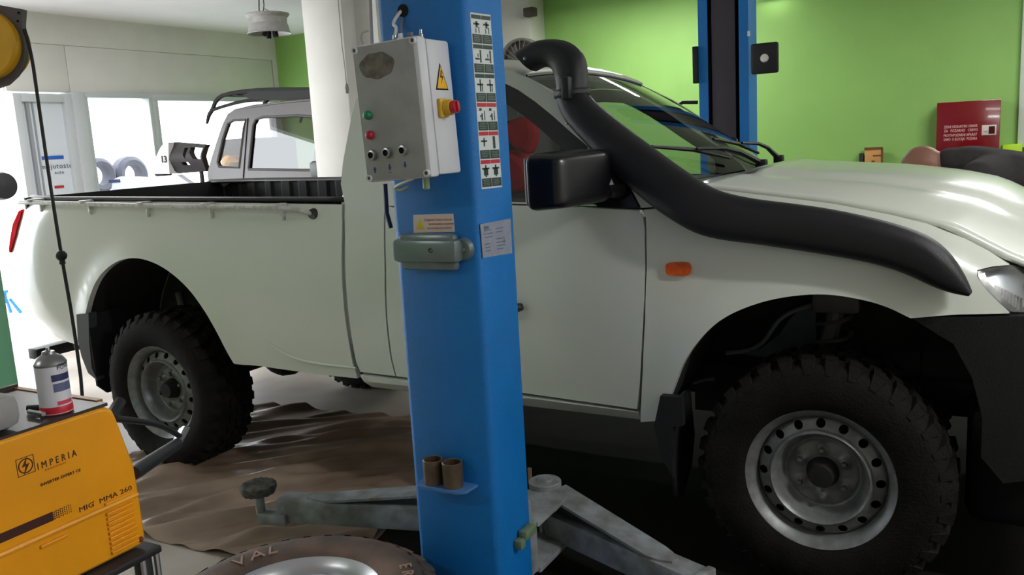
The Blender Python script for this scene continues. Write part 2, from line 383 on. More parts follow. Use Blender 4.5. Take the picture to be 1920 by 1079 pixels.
obj('cab_back', panel_mb([(0, 0), (1, 0), (1, 1), (0, 1)], lambda a, b: cback(b, a), holes=[[(.2, .68), (.8, .68), (.78, .93), (.22, .93)]], step=.05, skirt=0), WHITE, truck, solid=.02)
CG = glass('tinted_car_glass', (.30, .34, .33), .06)
obj('rear_window', MB().grid(lambda u, v: cback(.66+.29*u, .18+.64*v)+Vector((.005, 0, 0)), 4, 4), CG, truck)
# side window: black frame and glass
def off_poly(P, d):
    n = len(P); out = []; area_ = sum(P[i][0]*P[(i+1) % n][1]-P[(i+1) % n][0]*P[i][1] for i in range(n)); s = 1 if area_ > 0 else -1
    for i in range(n):
        a = Vector(P[i-1]); b = Vector(P[i]); c = Vector(P[(i+1) % n]); t = ((b-a).normalized()+(c-b).normalized()).normalized()
        out.append(tuple(b+Vector((-t.y, t.x))*s*(d(b) if callable(d) else d)))
    return out
inner = off_poly(WIN, lambda b: .015 if b.y < 1.27 else .062)
inner = [(min(x, 2.27), z) for x, z in inner]
FRAMEB = mat('black_window_rubber', (20, 21, 24), .4)
panel('window_frame', WIN, lambda x, z: Vector((x, S(x, z)+.008, z)), FRAMEB, truck, holes=[inner], step=.03, skirt=.02, mirror=YC)
SG = glass('side_window_glass', (.75, .78, .78), .05)
panel('side_window', inner, lambda x, z: Vector((x, S(x, z)+.014, z)), SG, truck, step=.06, skirt=0, mirror=YC)
# windshield
WT0 = Vector((1.945, S(1.945, 1.715)+.02, 1.715)); WB0 = Vector((2.50, .125, 1.315))
def ws(u, v):                                 # u across, v down
    t = u; bow = 4*t*(1-t)
    a = Vector((WT0.x+.05*bow*0-.0*bow, WT0.y+(2*YC-2*WT0.y)*t, WT0.z+.03*bow)); b = Vector((WB0.x+.14*bow, WB0.y+(2*YC-2*WB0.y)*t, WB0.z+.01*bow))
    p = a.lerp(b, v); sag = 4*v*(1-v)*.018; return p+Vector((sag*.6, 0, sag))
WSG = glass('windshield_glass', (.66, .72, .69), .07)
obj('windshield', MB().grid(ws, 20, 12), WSG, truck, ang=80)
mb = MB()
for uu in (0, 1): mb.tube([ws(uu, v/10)+Vector((0, 0, -.002)) for v in range(11)], .004, 6)
mb.tube([ws(u/20, 0) for u in range(21)], .007, 6)
obj('windshield_seal', mb, FRAMEB, truck)
# A pillar top surface between gutter and windshield edge
def apil(u, v):
    i = u*(len(gut)-1); k = min(int(i), len(gut)-2); f = i-k; g = Vector(gut[k]).lerp(Vector(gut[k+1]), f)
    a = Vector((g.x, S(g.x, g.y)+.0, g.y)); z = g.y; vv = max(0, min(1, (WT0.z-z)/(WT0.z-WB0.z))); b = ws(0, vv); b = Vector((b.x, b.y+.01, b.z))
    return a.lerp(b, v)
amb = MB().grid(apil, 16, 3)
obj('a_pillar', amb, WHITE, truck, ang=70); obj('a_pillar', amb.mirrored(YC), WHITE, truck, ang=70)
# cowl and wipers
COWL = mat('cowl_plastic', (30, 31, 34), .55, bump=.4, bscale=150)
def cowl(u, v):
    a = ws(v, 1.0)-Vector((.03, 0, .015)); e = zedge(2.62); h = Vector((2.625+.17*4*v*(1-v), a.y, e-.012+.05*(1-(2*v-1)**4)))
    return a.lerp(h, u)+Vector((0, 0, -.008*math.sin(PI*u)))
obj('cowl', MB().grid(cowl, 6, 24), COWL, truck, solid=.01)
def wiper(v0, v1):
    m = MB(); piv = ws(v0, 1.0)+Vector((.05, 0, .02)); tip = ws(v1, .86)+Vector((.02, 0, .03)); mid = piv.lerp(tip, .5)+Vector((.01, 0, .03))
    m.tube([piv, mid, tip], [.012, .008, .006], 6, smooth=1)
    a = ws(v1+.14, .93)+Vector((.012, 0, .016)); b = ws(v1-.14, .78)+Vector((.012, 0, .018)); m.tube([a, a.lerp(b, .5)+Vector((.004, 0, .01)), b], [.006, .009, .006], 6)
    m.box((piv.x-.02, piv.y-.02, piv.z-.02), (piv.x+.02, piv.y+.02, piv.z+.015), ch=.005); obj('wiper', m, BLACKP, truck)
wiper(.80, .55); wiper(.42, .2)
# hood
def hood(u, v):
    x = 2.60+1.12*u+(.18*4*v*(1-v) if 0 else 0)
    xx = x+.17*4*v*(1-v)*(1-u)+.14*4*v*(1-v)*u; ye = S(x, zedge(x))+.004; y = ye+(2*YC-2*ye)*v
    cr_ = .04+.06*max(0, (x-2.7)/.85)
    t = abs(2*v-1); z = zedge(x)+cr_*(1-t**2.4)-.012*(max(0, 1-abs(t-.62)/.1))
    return Vector((xx, y, z))
obj('hood', MB().grid(hood, 26, 40), WHITE, truck, solid=.012, ang=60)
for u_, v_ in ((1505, 329), (1535, 317)):
    p = py(u_, v_, .55 if u_ < 1520 else .95); n = MB().box((-.014, -.009, 0), (.014, .009, .012), ch=.004)
    obj('washer_nozzle', n, BLACKP, truck, loc=p+Vector((0, 0, -.008)))
# front: grille, headlights, bumper
HL = glass('headlight_lens', (.85, .88, .92), .25)
hl = SP([(1833, 509), (1860, 502), (1893, 498)])+[(3.56, 1.04), (3.66, 1.0), (3.7, .93), (3.66, .90)]+SP([(1895, 587), (1880, 573), (1850, 543), (1834, 520)])
fHL = lambda x, z: Vector((x, S(x, z)+.012+.5*max(0, x-3.5), z))
panel('headlight', hl, lambda x, z: fHL(x, z)+Vector((0, .05, 0)), CHROME, truck, step=.03, skirt=.0, mirror=YC)
panel('headlight_lens', hl, lambda x, z: fHL(x, z)+Vector((0, -.008, 0)), HL, truck, step=.03, skirt=.03, mirror=YC)
panel('headlight_bezel', hl, lambda x, z: fHL(x, z), VDARK, truck, holes=[off_poly(hl, .012)], step=.03, skirt=.02, mirror=YC)
m = MB()
for k in range(9):
    x, z = sp(1866+6*k, 552+3*k); m.tube([Vector((x, S(x, z)+.03, z-.02)), Vector((x+.002, S(x, z)+.03, z+.02))], .005, 6)
obj('reflector_ribs', m, CHROME, truck)
bum = arch_f[-1:]+SP([(1800, 595), (1896, 592), (1950, 592)])+[(3.78, .9), (3.86, .78), (3.86, .55), (3.80, .46), (3.52, .42), (3.46, .5), (3.46, .62), (3.43, .74), (3.38, .84)]
BUMP = mat('black_bumper_plastic', (12, 12, 13), .6, spec=.25, bump=.2, bscale=300)
fB = lambda x, z: Vector((x, .0+.45*max(0, x-3.1)**2+.6*max(0, x-3.6)**2, z))
panel('bumper_corner', bum, fB, BUMP, truck, step=.05, skirt=.05, mirror=YC)
def bumpf(u, v):
    y0 = fB(3.84, .6).y; y = y0+(2*YC-2*y0)*u; return Vector((3.84+.08*math.sin(PI*u)+.03*math.sin(PI*v), y, .44+.42*v))
obj('front_bumper', MB().grid(bumpf, 16, 6), BUMP, truck, solid=.03)
gm = MB()
for k in range(5): gm.tube([Vector((3.76+.08*math.sin(PI*j/10), .45+.82*j/10, .90+.035*k)) for j in range(11)], .01, 6)
obj('grille', gm, BLACKP, truck)
obj('skid_plate', MB().box((3.42, .16, .24), (3.78, 1.50, .62), ch=.05), BUMP, truck)
obj('grille_backing', MB().box((3.55, .2, .5), (3.72, 1.52, 1.0), ch=.02), VDARK, truck)
# indicator
ind = SP([(1250, 496), (1256, 492), (1290, 491), (1296, 497), (1296, 511), (1290, 517), (1257, 516), (1249, 510)])
panel('indicator', smooth_poly(ind), lambda x, z: Vector((x, S(x, z)-.012, z)), mat('orange_lens', (235, 92, 20), .2, noise=.35, scale=60), truck, step=.012, skirt=.015)
# door handle
x, z = sp(967, 574); obj('door_handle', MB().tube([(x-.12, .0, z-.0), (x-.1, -.035, z), (x+.01, -.04, z), (x+.03, .0, z)], [.016, .02, .022, .014], 10, smooth=2), BLACKP, truck)
# mirror
hm = bmesh.new(); bmesh.ops.create_cube(hm, size=1); bmesh.ops.bevel(hm, geom=hm.edges[:], offset=.2, segments=5, profile=.6, affect='EDGES')
hm.verts.index_update(); mm = MB()
mm.add([Vector((2.255+q.co.x*.13+.10*(q.co.y)*1.0, -.098+q.co.y*.225, 1.350+q.co.z*(.178-.02*q.co.x)+.01*q.co.y)) for q in hm.verts], [[q.index for q in f.verts] for f in hm.faces]); hm.free()
MIRB = mat('mirror_black', (12, 12, 18), .3, coat=.2)
obj('mirror_housing', mm, MIRB, truck, ang=60); obj('mirror_housing', mm.mirrored(YC), MIRB, truck, ang=60)
obj('mirror_glass', MB().box((2.135, -.19, 1.275), (2.15, -.03, 1.425), ch=.005), CHROME, truck)
tri = SP([(1200, 390), (1178, 352), (1140, 312), (1118, 296), (1120, 388)])
panel('mirror_base', tri, lambda x, z: Vector((x, S(x, z)-.004, z)), MIRB, truck, step=.05, skirt=.02)
obj('mirror_arm', MB().tube([(2.36, .06, 1.32), (2.3, -.02, 1.32)], [.05, .035], 10), MIRB, truck)
# tail light, tailgate, rails
tl = [(xend(z)-.002, z) for z in (1.03, 1.1, 1.18, 1.25)]+[(-1.11, 1.262), (-1.075, 1.25), (-1.068, 1.21), (-1.10, 1.13), (-1.16, 1.06), (-1.22, 1.03)]
panel('tail_light', tl, lambda x, z: Vector((x, S(x, z)-.01, z)), mat('red_lens', (190, 14, 26), .5, col2=(214, 60, 66), scale=9, spec=0), truck, step=.02, skirt=.03, mirror=YC)
tg = [(-1.16, .72), (-1.275, .80), (-1.285, 1.05), (-1.235, 1.18), (-1.11, 1.305), (-1.07, 1.305), (-1.07, .9), (-1.1, .72)]
obj('tailgate', MB().prism(tg, lambda a, b: Vector((a, S(xend(b), b)+.004, b)), lambda a, b: Vector((a, 2*YC-S(xend(b), b)-.004, b))), WHITE, truck)
obj('rear_crossmember', MB().box((-1.08, .3, .45), (-.98, 1.42, .62), ch=.01), DARK, truck)
RAILC = mat('bed_liner_black', (26, 26, 29), .5, noise=.3, scale=12)
def railz(x): return 1.316-(x+1.0)*.018
for my in (0, 1):
    m = MB().grid(lambda u, v: Vector((-1.09+2.26*u, (S(-1.09+2.26*u, 1.3)-.004)+.085*v, railz(-1.09+2.26*u)+.012*math.sin(PI*min(1, v*1.2+.2)))), 30, 4)
    obj('rail_cap', m if not my else m.mirrored(YC), RAILC, truck, solid=.014)
# liner
yi = .16
def wallribs(u, v, y0, sgn):
    x = -1.06+2.22*u; r = .012*(1 if math.sin(x*42) > 0 else 0); zl = 1.10 if abs(x) < .62 else .86; return Vector((x, y0+sgn*r, zl+(railz(x)-zl)*v))
for y0, sg in ((yi, -1), (2*YC-yi, 1)):
    obj('bed_liner', MB().grid(lambda u, v: wallribs(u, v, y0, sg), 110, 3), RAILC, truck, ang=30, recalc=False)
def hb(u, v):
    y = yi+(2*YC-2*yi)*v; return Vector((1.15-.014*(1 if math.sin(y*26) > 0 else 0), y, .86+.45*u))
obj('bed_headboard', MB().grid(hb, 2, 60), RAILC, truck, ang=30, solid=.01)
obj('bed_floor', MB().box((-1.07, .47, .84), (1.16, 2*YC-.47, .87)).box((.62, .12, .84), (1.16, .47, .87)).box((.62, 2*YC-.47, .84), (1.16, 2*YC-.12, .87)).box((-.62, .16, 1.09), (.62, .47, 1.10)).box((-.62, 2*YC-.47, 1.09), (.62, 2*YC-.16, 1.10)).box((-.62, .465, .84), (.62, .475, 1.1)).box((-.62, 2*YC-.475, .84), (.62, 2*YC-.465, 1.1)), RAILC, truck)
obj('tailgate_liner', MB().box((-1.068, .14, .86), (-1.05, 2*YC-.14, 1.325)), RAILC, truck)
# tie rail on outside of the bed
RW = mat('chipped_white_rail', (208, 208, 202), .4, noise=.35, scale=60)
rp = [(36, 380), (60, 380), (160, 383), (270, 386), (385, 388), (500, 389), (535, 391), (560, 395), (577, 403)]
yR = -.02
R3 = [py(u, v, S(-.7, 1.27)-.045 if u > 40 else S(-.9, 1.27)-.03) for u, v in rp]; R3[-1].y += .035
obj('tie_rail', MB().tube(R3, .0105, 10), RW, truck)
obj('rail_end_cap', MB().lathe([(0, -.012), (.02, -.012), (.024, 0), (.024, .012), (0, .012)], R3[-1], 'y', 20), BLACKP, truck)
for u_, v_ in ((58, 380), (155, 383), (265, 386), (385, 388), (520, 390)):
    p = py(u_, v_, S(-.7, 1.27)-.045); ys = S(p.x, p.z-.03)
    obj('rail_bracket', MB().box((p.x-.018, p.y-.013, p.z+.0), (p.x+.018, ys+.01, p.z+.018), ch=.005).box((p.x-.011, ys-.012, p.z-.055), (p.x+.011, ys+.006, p.z+.008), ch=.005), RW, truck)
# wheel wells and underbody
for ar in (arch_r, arch_f):
    for my in (0, 1):
        L = resamp([Vector(p) for p in ar], .05, False)
        def wf(u, v):
            i = u*(len(L)-1); k = min(int(i), len(L)-2); q = L[k].lerp(L[k+1], i-k); y = S(q.x, q.y)+.012; return Vector((q.x, y+(.46-y)*v, q.y+.02*min(1, v*4)))
        m = MB().grid(wf, len(L)-1, 4)
        cx = sum(p.x for p in L)/len(L); m.add([Vector((p.x, .46, p.y)) for p in L]+[Vector((L[0].x, .46, .42)), Vector((L[-1].x, .46, .42))], [tuple(range(len(L)))+(len(L)+1, len(L))])
        obj('wheel_well', m if not my else m.mirrored(YC), DARK, truck, ang=30)
obj('underbody', MB().box((.55, .07, .56), (2.4, 2*YC-.07, .60)).box((-1.0, .47, .6), (.6, 1.25, .84)).box((2.4, .47, .55), (3.5, 1.25, 1.1)), DARK, truck)
for yy in (.42, 1.22):
    obj('chassis_rail', MB().box((-1.05, yy, .50), (3.6, yy+.08, .62), ch=.01), DARK, truck)
obj('fuel_tank', MB().box((.7, .5, .38), (1.5, .9, .56), ch=.04), DARK, truck)
obj('transfer_case', MB().box((1.7, .75, .34), (2.1, 1.0, .58), ch=.05), DARK, truck)
obj('propeller_shaft', MB().tube([(.05, .86, .40), (1.9, .86, .45)], .035, 10), DARK, truck)
obj('exhaust_pipe', MB().tube([(2.4, 1.1, .45), (1.2, 1.12, .42), (.5, 1.1, .44), (.2, 1.15, .62), (-.9, 1.2, .5)], .03, 8, smooth=2), DARK, truck)
obj('rear_axle', MB().tube([(0, .2, .385), (0, 1.52, .385)], .045, 12).lathe([(0, -.13), (.08, -.12), (.14, -.05), (.15, 0), (.14, .05), (.08, .1), (0, .11)], (0, .86, .39), 'x', 20), DARK, truck)
obj('front_axle', MB().tube([(3.018, .25, .385), (3.018, 1.47, .385)], .03, 10).box((2.9, .5, .32), (3.14, 1.2, .46), ch=.03), DARK, truck)
for yy in (.44, 1.28):
    m = MB()
    for k in range(4): m.tube([(-.65+.1*k, yy, .56-.012*k), (-.3, yy, .49-.012*k+.02), (0, yy, .455-.012*k+.012), (.35, yy, .49-.012*k+.02), (.62-.1*k, yy, .56-.012*k)], .012, 6)
    obj('leaf_spring', m, DARK, truck)
    obj('shock_absorber', MB().tube([(-.12, yy-.06, .4), (-.25, yy-.03, .6)], .028, 10).tube([(-.25, yy-.03, .6), (-.32, yy, .78)], .018, 8), mat('shock_grey', (90, 88, 84), .5), truck)
    ysg = .30 if yy < 1 else 1.42
    cm = MB(); hel = [Vector((3.0+.055*math.cos(a*.5), ysg+.12*(1 if yy < 1 else -1)+.055*math.sin(a*.5), .5+a*.0052)) for a in range(0, 76)]
    cm.tube(hel, .008, 6); obj('coil_spring', cm, MATS['shock_grey'], truck)
TEAL = mat('teal_inner_wing', (64, 86, 86), .6, noise=.4, scale=10)
iw = [(py(u, v, .43).x, py(u, v, .43).z) for u, v in [(1365, 660), (1425, 655), (1460, 630), (1480, 600), (1500, 580), (1530, 573), (1530, 650), (1500, 670), (1440, 672)]]
obj('inner_wing', MB().prism(iw, lambda a, b: Vector((a, .43, b)), lambda a, b: Vector((a, .45, b))), TEAL, truck)
seam = [py(u, v, .425) for u, v in [(1362, 663), (1405, 658), (1430, 645), (1447, 620), (1462, 598), (1490, 582), (1525, 572)]]
obj('wing_seam', MB().tube(seam, .008, 6, smooth=2), mat('seam_grey', (120, 132, 132), .5), truck)
obj('brake_hose', MB().tube([py(1300, 718, .3), py(1320, 712, .3), py(1340, 710, .3)], .008, 6), CHROME, truck)
obj('spring_hanger', MB().tube([(2.96, .40, .62), (3.02, .40, .9)], .03, 10).box((2.93, .36, .84), (3.09, .46, .95), ch=.02), MATS['shock_grey'], truck)
# mud flaps
FLAP = mat('mudflap_rubber', (26, 27, 29), .7, spec=.3)
def P2(L, y): return [(py(u, v, y).x, py(u, v, y).z) for u, v in L]
rf_ = P2([(143, 590), (166, 588), (167, 640), (172, 690), (182, 714), (165, 700), (153, 670), (146, 640)], -.015)
obj('mud_flap', MB().prism(rf_, lambda a, b: Vector((a, -.015, b)), lambda a, b: Vector((a, .03, b))), mat('flap_edge', (60, 62, 66), .5), truck)
xf = py(166, 600, -.01).x
fl = [(-.015, .745), (.22, .745), (.26, .6), (.26, .36), (.2, .33), (.04, .33), (-.01, .38)]
obj('mud_flap', MB().prism(fl, lambda a, b: Vector((xf-.012, a, b)), lambda a, b: Vector((xf, a, b))), FLAP, truck)
ff = P2([(1238, 743), (1278, 746), (1280, 800), (1262, 800), (1258, 850), (1262, 897), (1240, 858), (1226, 800)], -.02)
obj('mud_flap', MB().prism(ff, lambda a, b: Vector((a, -.02, b)), lambda a, b: Vector((a, .01, b))), FLAP, truck)
xf2 = py(1262, 800, -.0).x
obj('mud_flap', MB().prism([(-.01, .58), (.2, .58), (.24, .4), (.2, .30), (.1, .22), (.02, .25), (-.01, .4)], lambda a, b: Vector((xf2-.01, a, b)), lambda a, b: Vector((xf2, a, b))), FLAP, truck)
# tow bar / rear under-run bar
TB = mat('black_tow_bar', (40, 40, 44), .5)
obj('tow_bar', MB().box((-1.21, .12, .43), (-1.13, .62, .49), ch=.006).box((-1.13, .55, .44), (-1.0, .62, .50)), TB, truck)
# bed side crease
obj('side_crease', MB().tube(cr, [.002, .006, .007, .004], 8, smooth=2), WHITE, truck)
# snorkel
def sn_y(z): return (.045-.05) if z < 1.25 else .053+(z-1.25)*.33-.062
pairs = [((1047, 176), (1098, 172)), ((1049, 198), (1110, 188)), ((1062, 228), (1150, 222)), ((1100, 268), (1195, 256)), ((1150, 320), (1245, 293)), ((1210, 377), (1292, 326)), ((1262, 413), (1335, 354)), ((1303, 437), (1372, 365)), ((1345, 449), (1420, 374)), ((1420, 458), (1490, 382)), ((1500, 470), (1560, 392)), ((1590, 484), (1640, 409)), ((1660, 499), (1705, 427)), ((1710, 518), (1752, 447)), ((1745, 536), (1788, 480)), ((1785, 550), (1812, 520)), ((1815, 555), (1823, 547))]
def snork(pairs, th, n=20, yoff=0, pw=.75):
    PP = []
    for (a, b), (c, d) in zip(pairs, pairs[1:]):
        for t in (0, .33, .66): PP.append(((a[0]+(c[0]-a[0])*t, a[1]+(c[1]-a[1])*t), (b[0]+(d[0]-b[0])*t, b[1]+(d[1]-b[1])*t)))
    PP.append(pairs[-1]); rings = []
    for i, (a, b) in enumerate(PP):
        y = .0
        for _ in range(4):
            A = py(a[0], a[1], y); B = py(b[0], b[1], y); y = sn_y((A.z+B.z)/2)+yoff
        rings.append((A, B, th(i/(len(PP)-1))))
    for _ in range(2):
        r2 = rings[:]
        for i in range(1, len(rings)-1):
            r2[i] = tuple((rings[i-1][k]+rings[i][k]*2+rings[i+1][k])/4 for k in range(3))
        rings = r2
    vs = []
    for A, B, t in rings:
        c = (A+B)/2; h = (B-A)/2
        for k in range(n):
            a = 2*PI*k/n; cx, sx = math.cos(a), math.sin(a)
            vs.append(c+h*(math.copysign(abs(cx)**pw, cx))+Vector((0, -t, 0))*(math.copysign(abs(sx)**pw, sx)))
    fs = []
    L = len(rings)
    for i in range(L-1):
        for k in range(n): fs.append((i*n+k, i*n+(k+1) % n, (i+1)*n+(k+1) % n, (i+1)*n+k))
    fs += [tuple(range(n)), tuple((L-1)*n+k for k in range(n))[::-1]]
    return MB().add(vs, fs)
SNK = mat('snorkel_plastic', (19, 19, 24), .42, bump=.2, bscale=500)
so = obj('snorkel', snork(pairs, lambda t: .052 if t < .85 else .052-(t-.85)*.2), SNK, truck, ang=60)
hp = [((1047, 178), (1098, 172)), ((1046, 160), (1100, 150)), ((1043, 142), (1099, 124)), ((1038, 130), (1092, 98)), ((1030, 126), (1068, 77)), ((1020, 126), (1035, 72)), ((1011, 129), (1003, 77)), ((1003, 134), (972, 97))]
obj('snorkel_head', snork(hp, lambda t: .055, pw=.85), SNK, so, ang=60)
A = py(1003, 134, sn_y(1.75)); B = py(972, 97, sn_y(1.75)); c = (A+B)/2; h = (B-A)/2
nrm = h.cross(Vector((0, 1, 0))).normalized()
if nrm.x > 0: nrm = -nrm
m = MB(); vs = [c+nrm*.002+h*.82*math.cos(2*PI*k/20)+Vector((0, .045, 0))*math.sin(2*PI*k/20) for k in range(20)]; m.add(vs, [tuple(range(20))])
obj('snorkel_mouth', m, VDARK, so)
cl = MB(); a = py(1047, 180, -.0); b = py(1099, 174, -.0)
cc = (py(1046, 178, sn_y(1.65))+py(1100, 172, sn_y(1.65)))/2; hh = py(1100, 172, sn_y(1.65))-cc
vs = []
for zz in (-.014, .0, .014):
    for k in range(24): vs.append(cc+hh*1.1*math.cos(2*PI*k/24)+Vector((0, .062, 0))*math.sin(2*PI*k/24)+Vector((0, 0, zz)))
cl.add(vs, [(i*24+k, i*24+(k+1) % 24, (i+1)*24+(k+1) % 24, (i+1)*24+k) for i in range(2) for k in range(24)])
cl.box((cc.x+.0, cc.y-.085, cc.z-.02), (cc.x+.025, cc.y-.055, cc.z+.05), ch=.004)
obj('snorkel_clamp', cl, BLACKP, so, solid=.006)
for u_, v_ in ((1063, 231), (1078, 243), (1094, 256), (1105, 278), (984, 110)):
    p = py(u_, v_, sn_y(1.5)-.02 if u_ > 1000 else sn_y(1.75)-.05); obj('screw', MB().lathe([(0, -.006), (.005, -.004), (.006, 0), (0, .002)], p, 'y', 10), CHROME, so)
# interior
INT = mat('dark_interior', (18, 18, 20), .7)
obj('dashboard', MB().box((2.12, .16, 1.0), (2.48, 2*YC-.16, 1.27), ch=.06), INT, truck)
for y0 in (.22, .95):
    s = obj('seat', MB().box((1.3, y0, .72), (1.8, y0+.52, .88), ch=.05).box((1.27, y0, .85), (1.42, y0+.52, 1.40), ch=.05).box((1.29, y0+.14, 1.41), (1.39, y0+.38, 1.58), ch=.04), INT, truck)
obj('steering_wheel', MB().tube([Vector((2.02+.09*math.sin(a/24*2*PI)*-.45, .45+.19*math.cos(a/24*2*PI), 1.16+.17*math.sin(a/24*2*PI))) for a in range(25)], .013, 8), INT, truck)
obj('cab_floor', MB().box((1.25, .12, .62), (2.45, 2*YC-.12, .68)), INT, truck)
obj('headliner', MB().grid(lambda u, v: roof(u*.96+.02, v*.94+.03)-Vector((0, 0, .035)), 8, 10), mat('headliner_grey', (96, 94, 90), .8), truck)
# wheels
prof = [(.212, .20), (.224, .19), (.212, .18), (.198, .165), (.196, .07), (.199, .035), (.205, .02), (.213, .012), (.222, .001), (.2275, -.003), (.229, -.001), (.229, .006)]
fp = [(.0505, .079), (.06, .076), (.085, .077), (.104, .079), (.112, .085), (.118, .083), (.128, .06), (.136, .034), (.143, .018), (.149, .012), (.154, .016), (.158, .026), (.165, .031), (.19, .042), (.198, .055)]
def rp_(r):
    for a, b in zip(fp, fp[1:]):
        if r <= b[0]: return a[1]+(b[1]-a[1])*(r-a[0])/(b[0]-a[0])
    return fp[-1][1]
def disc(x, z):
    r = math.hypot(x, z); y = rp_(r)
    if r < .108:
        a = math.atan2(z, x); y -= .010*max(0, math.cos(3*a+.5))**2*0
        for k in range(6):
            b = 2*PI*k/6+.52; d = math.hypot(x-.078*math.cos(b), z-.078*math.sin(b)); y -= .014*math.exp(-(d/.017)**4)
    return Vector((x, y, z))
def circ(cx, cz, r, n): return [(cx+r*math.cos(2*PI*k/n), cz+r*math.sin(2*PI*k/n)) for k in range(n)]
def oval(a, rr, ra, rt, n=12):
    return [(rr*math.cos(a)+ra*math.cos(t)*math.cos(a)-rt*math.sin(t)*math.sin(a), rr*math.sin(a)+ra*math.cos(t)*math.sin(a)+rt*math.sin(t)*math.cos(a)) for t in [2*PI*k/n for k in range(n)]]
holes = [circ(0, 0, .158, 72)]+[oval(2*PI*k/16, .1765, .0145, .0145) for k in range(16)]
rim_mb = panel_mb(circ(0, 0, .198, 72), disc, holes, step=.008, skirt=.006)
RR = [.0505, .056, .062, .068, .073, .078, .083, .088, .094, .1, .106, .110, .113, .116, .119, .123, .128, .134, .140, .145, .149, .153, .158]
rim_mb.add([disc(r*math.cos(2*PI*k/90), r*math.sin(2*PI*k/90)) for k in range(90) for r in RR], [(k*len(RR)+i, k*len(RR)+i+1, ((k+1) % 90)*len(RR)+i+1, ((k+1) % 90)*len(RR)+i) for k in range(90) for i in range(len(RR)-1)])
rim_mb.lathe(prof, ax='y', n=64)
tread_r = .385
tp = [(.222, .005), (.235, -.008), (.262, -.018), (.30, -.022), (.335, -.016), (.357, -.004), (.368, .012), (.372, .03), (.374, .06), (.374, .18), (.368, .228), (.357, .244), (.335, .256), (.30, .262), (.262, .258), (.235, .248), (.222, .235)]
tyre_mb = MB().lathe(tp, ax='y', n=72)
tread_mb = MB()
def lug(a, y0, y1, r0, r1, w, skew=0):
    vs = []
    for (r, y, ww) in ((r0, y0, w), (r0, y1, w), (r1, y0+.003, w*.85), (r1, y1-.003, w*.85)):
        sk = skew*(y-y0)
        for s in (-1, 1):
            an = a+(s*ww/2+sk)/r; vs.append(Vector((r*math.cos(an), y, r*math.sin(an))))
    tread_mb.add(vs, [(0, 1, 3, 2), (4, 6, 7, 5), (0, 2, 6, 4), (1, 5, 7, 3), (0, 4, 5, 1), (2, 3, 7, 6)])
for k in range(34):
    a = 2*PI*k/34
    lug(a, .012, .07, .366, .388, .045, .15); lug(a+.09, .166, .228, .366, .388, .045, -.15)
    lug(a+.05, .078, .116, .37, .388, .042, .5); lug(a+.14, .124, .16, .37, .388, .042, -.5)
    # shoulder lugs running on to the sidewall
    vs = []
    for (r, y, ww) in ((.345, -.014, .02), (.386, .014, .04), (.36, .012, .04)):
        for s in (-1, 1): an = a+s*ww/2/r; vs.append(Vector((r*math.cos(an), y, r*math.sin(an))))
    tread_mb.add(vs, [(0, 1, 3, 2), (2, 3, 5, 4), (0, 2, 4), (1, 5, 3)])
nut_mb = MB().lathe([(0, -.016), (.008, -.014), (.0105, -.008), (.0105, .012)], ax='y', n=6)
BOLT = mat('dull_nut', (110, 110, 106), .5, .6)
def wheel(x, y, flip=False, rot=0., shade=None):
    R = Matrix.Rotation(PI if flip else 0, 4, 'Z') @ Matrix.Rotation(rot, 4, 'Y'); root = truck
    t = wheel.me.get('t')
    if not t:
        t = obj('tyre', tyre_mb, RUB, truck, loc=(x, y, .385)); tr = obj('tread', tread_mb, RUB, t, ang=20, loc=(x, y, .385)); tr['kind'] = 'stuff'
        r = obj('wheel_rim', rim_mb, RIMM, truck, loc=(x, y, .385), ang=40)
        h = obj('hub', MB().lathe([(0, .03), (.035, .032), (.043, .05), (.049, .085), (.09, .09), (.19, .1), (.19, .19)], ax='y', n=32), DARK, r, loc=(x, y, .385))
        ns = []
        for k in range(6):
            b = 2*PI*k/6+.52; o = obj('lug_nut', nut_mb, BOLT, r, loc=(x+.078*math.cos(b), y+.064, .385+.078*math.sin(b))); ns.append(o)
        wheel.me = {'t': t, 'r': r, 'k': [(tr, t)]+[(n_, r) for n_ in ns+[h]]}
        t.rotation_euler = R.to_euler(); r.rotation_euler = R.to_euler(); return
    mp = {}
    for key in ('t', 'r'):
        s = wheel.me[key]; c = s.copy(); COL.objects.link(c); c.location = Vector((x, y, .385))-truck.location; c.rotation_euler = R.to_euler(); mp[s] = c
    for ch, pa_ in wheel.me['k']:
        c = ch.copy(); COL.objects.link(c); c.parent = mp[pa_]
wheel.me = {}
WBX = 3.018
# wheels stand at y=0 plane (near) and mirrored on the far side
wheel(WBX, 0, rot=.0); wheel(0, 0, rot=.17); wheel(WBX, 2*YC, True); wheel(0, 2*YC, True, .3)
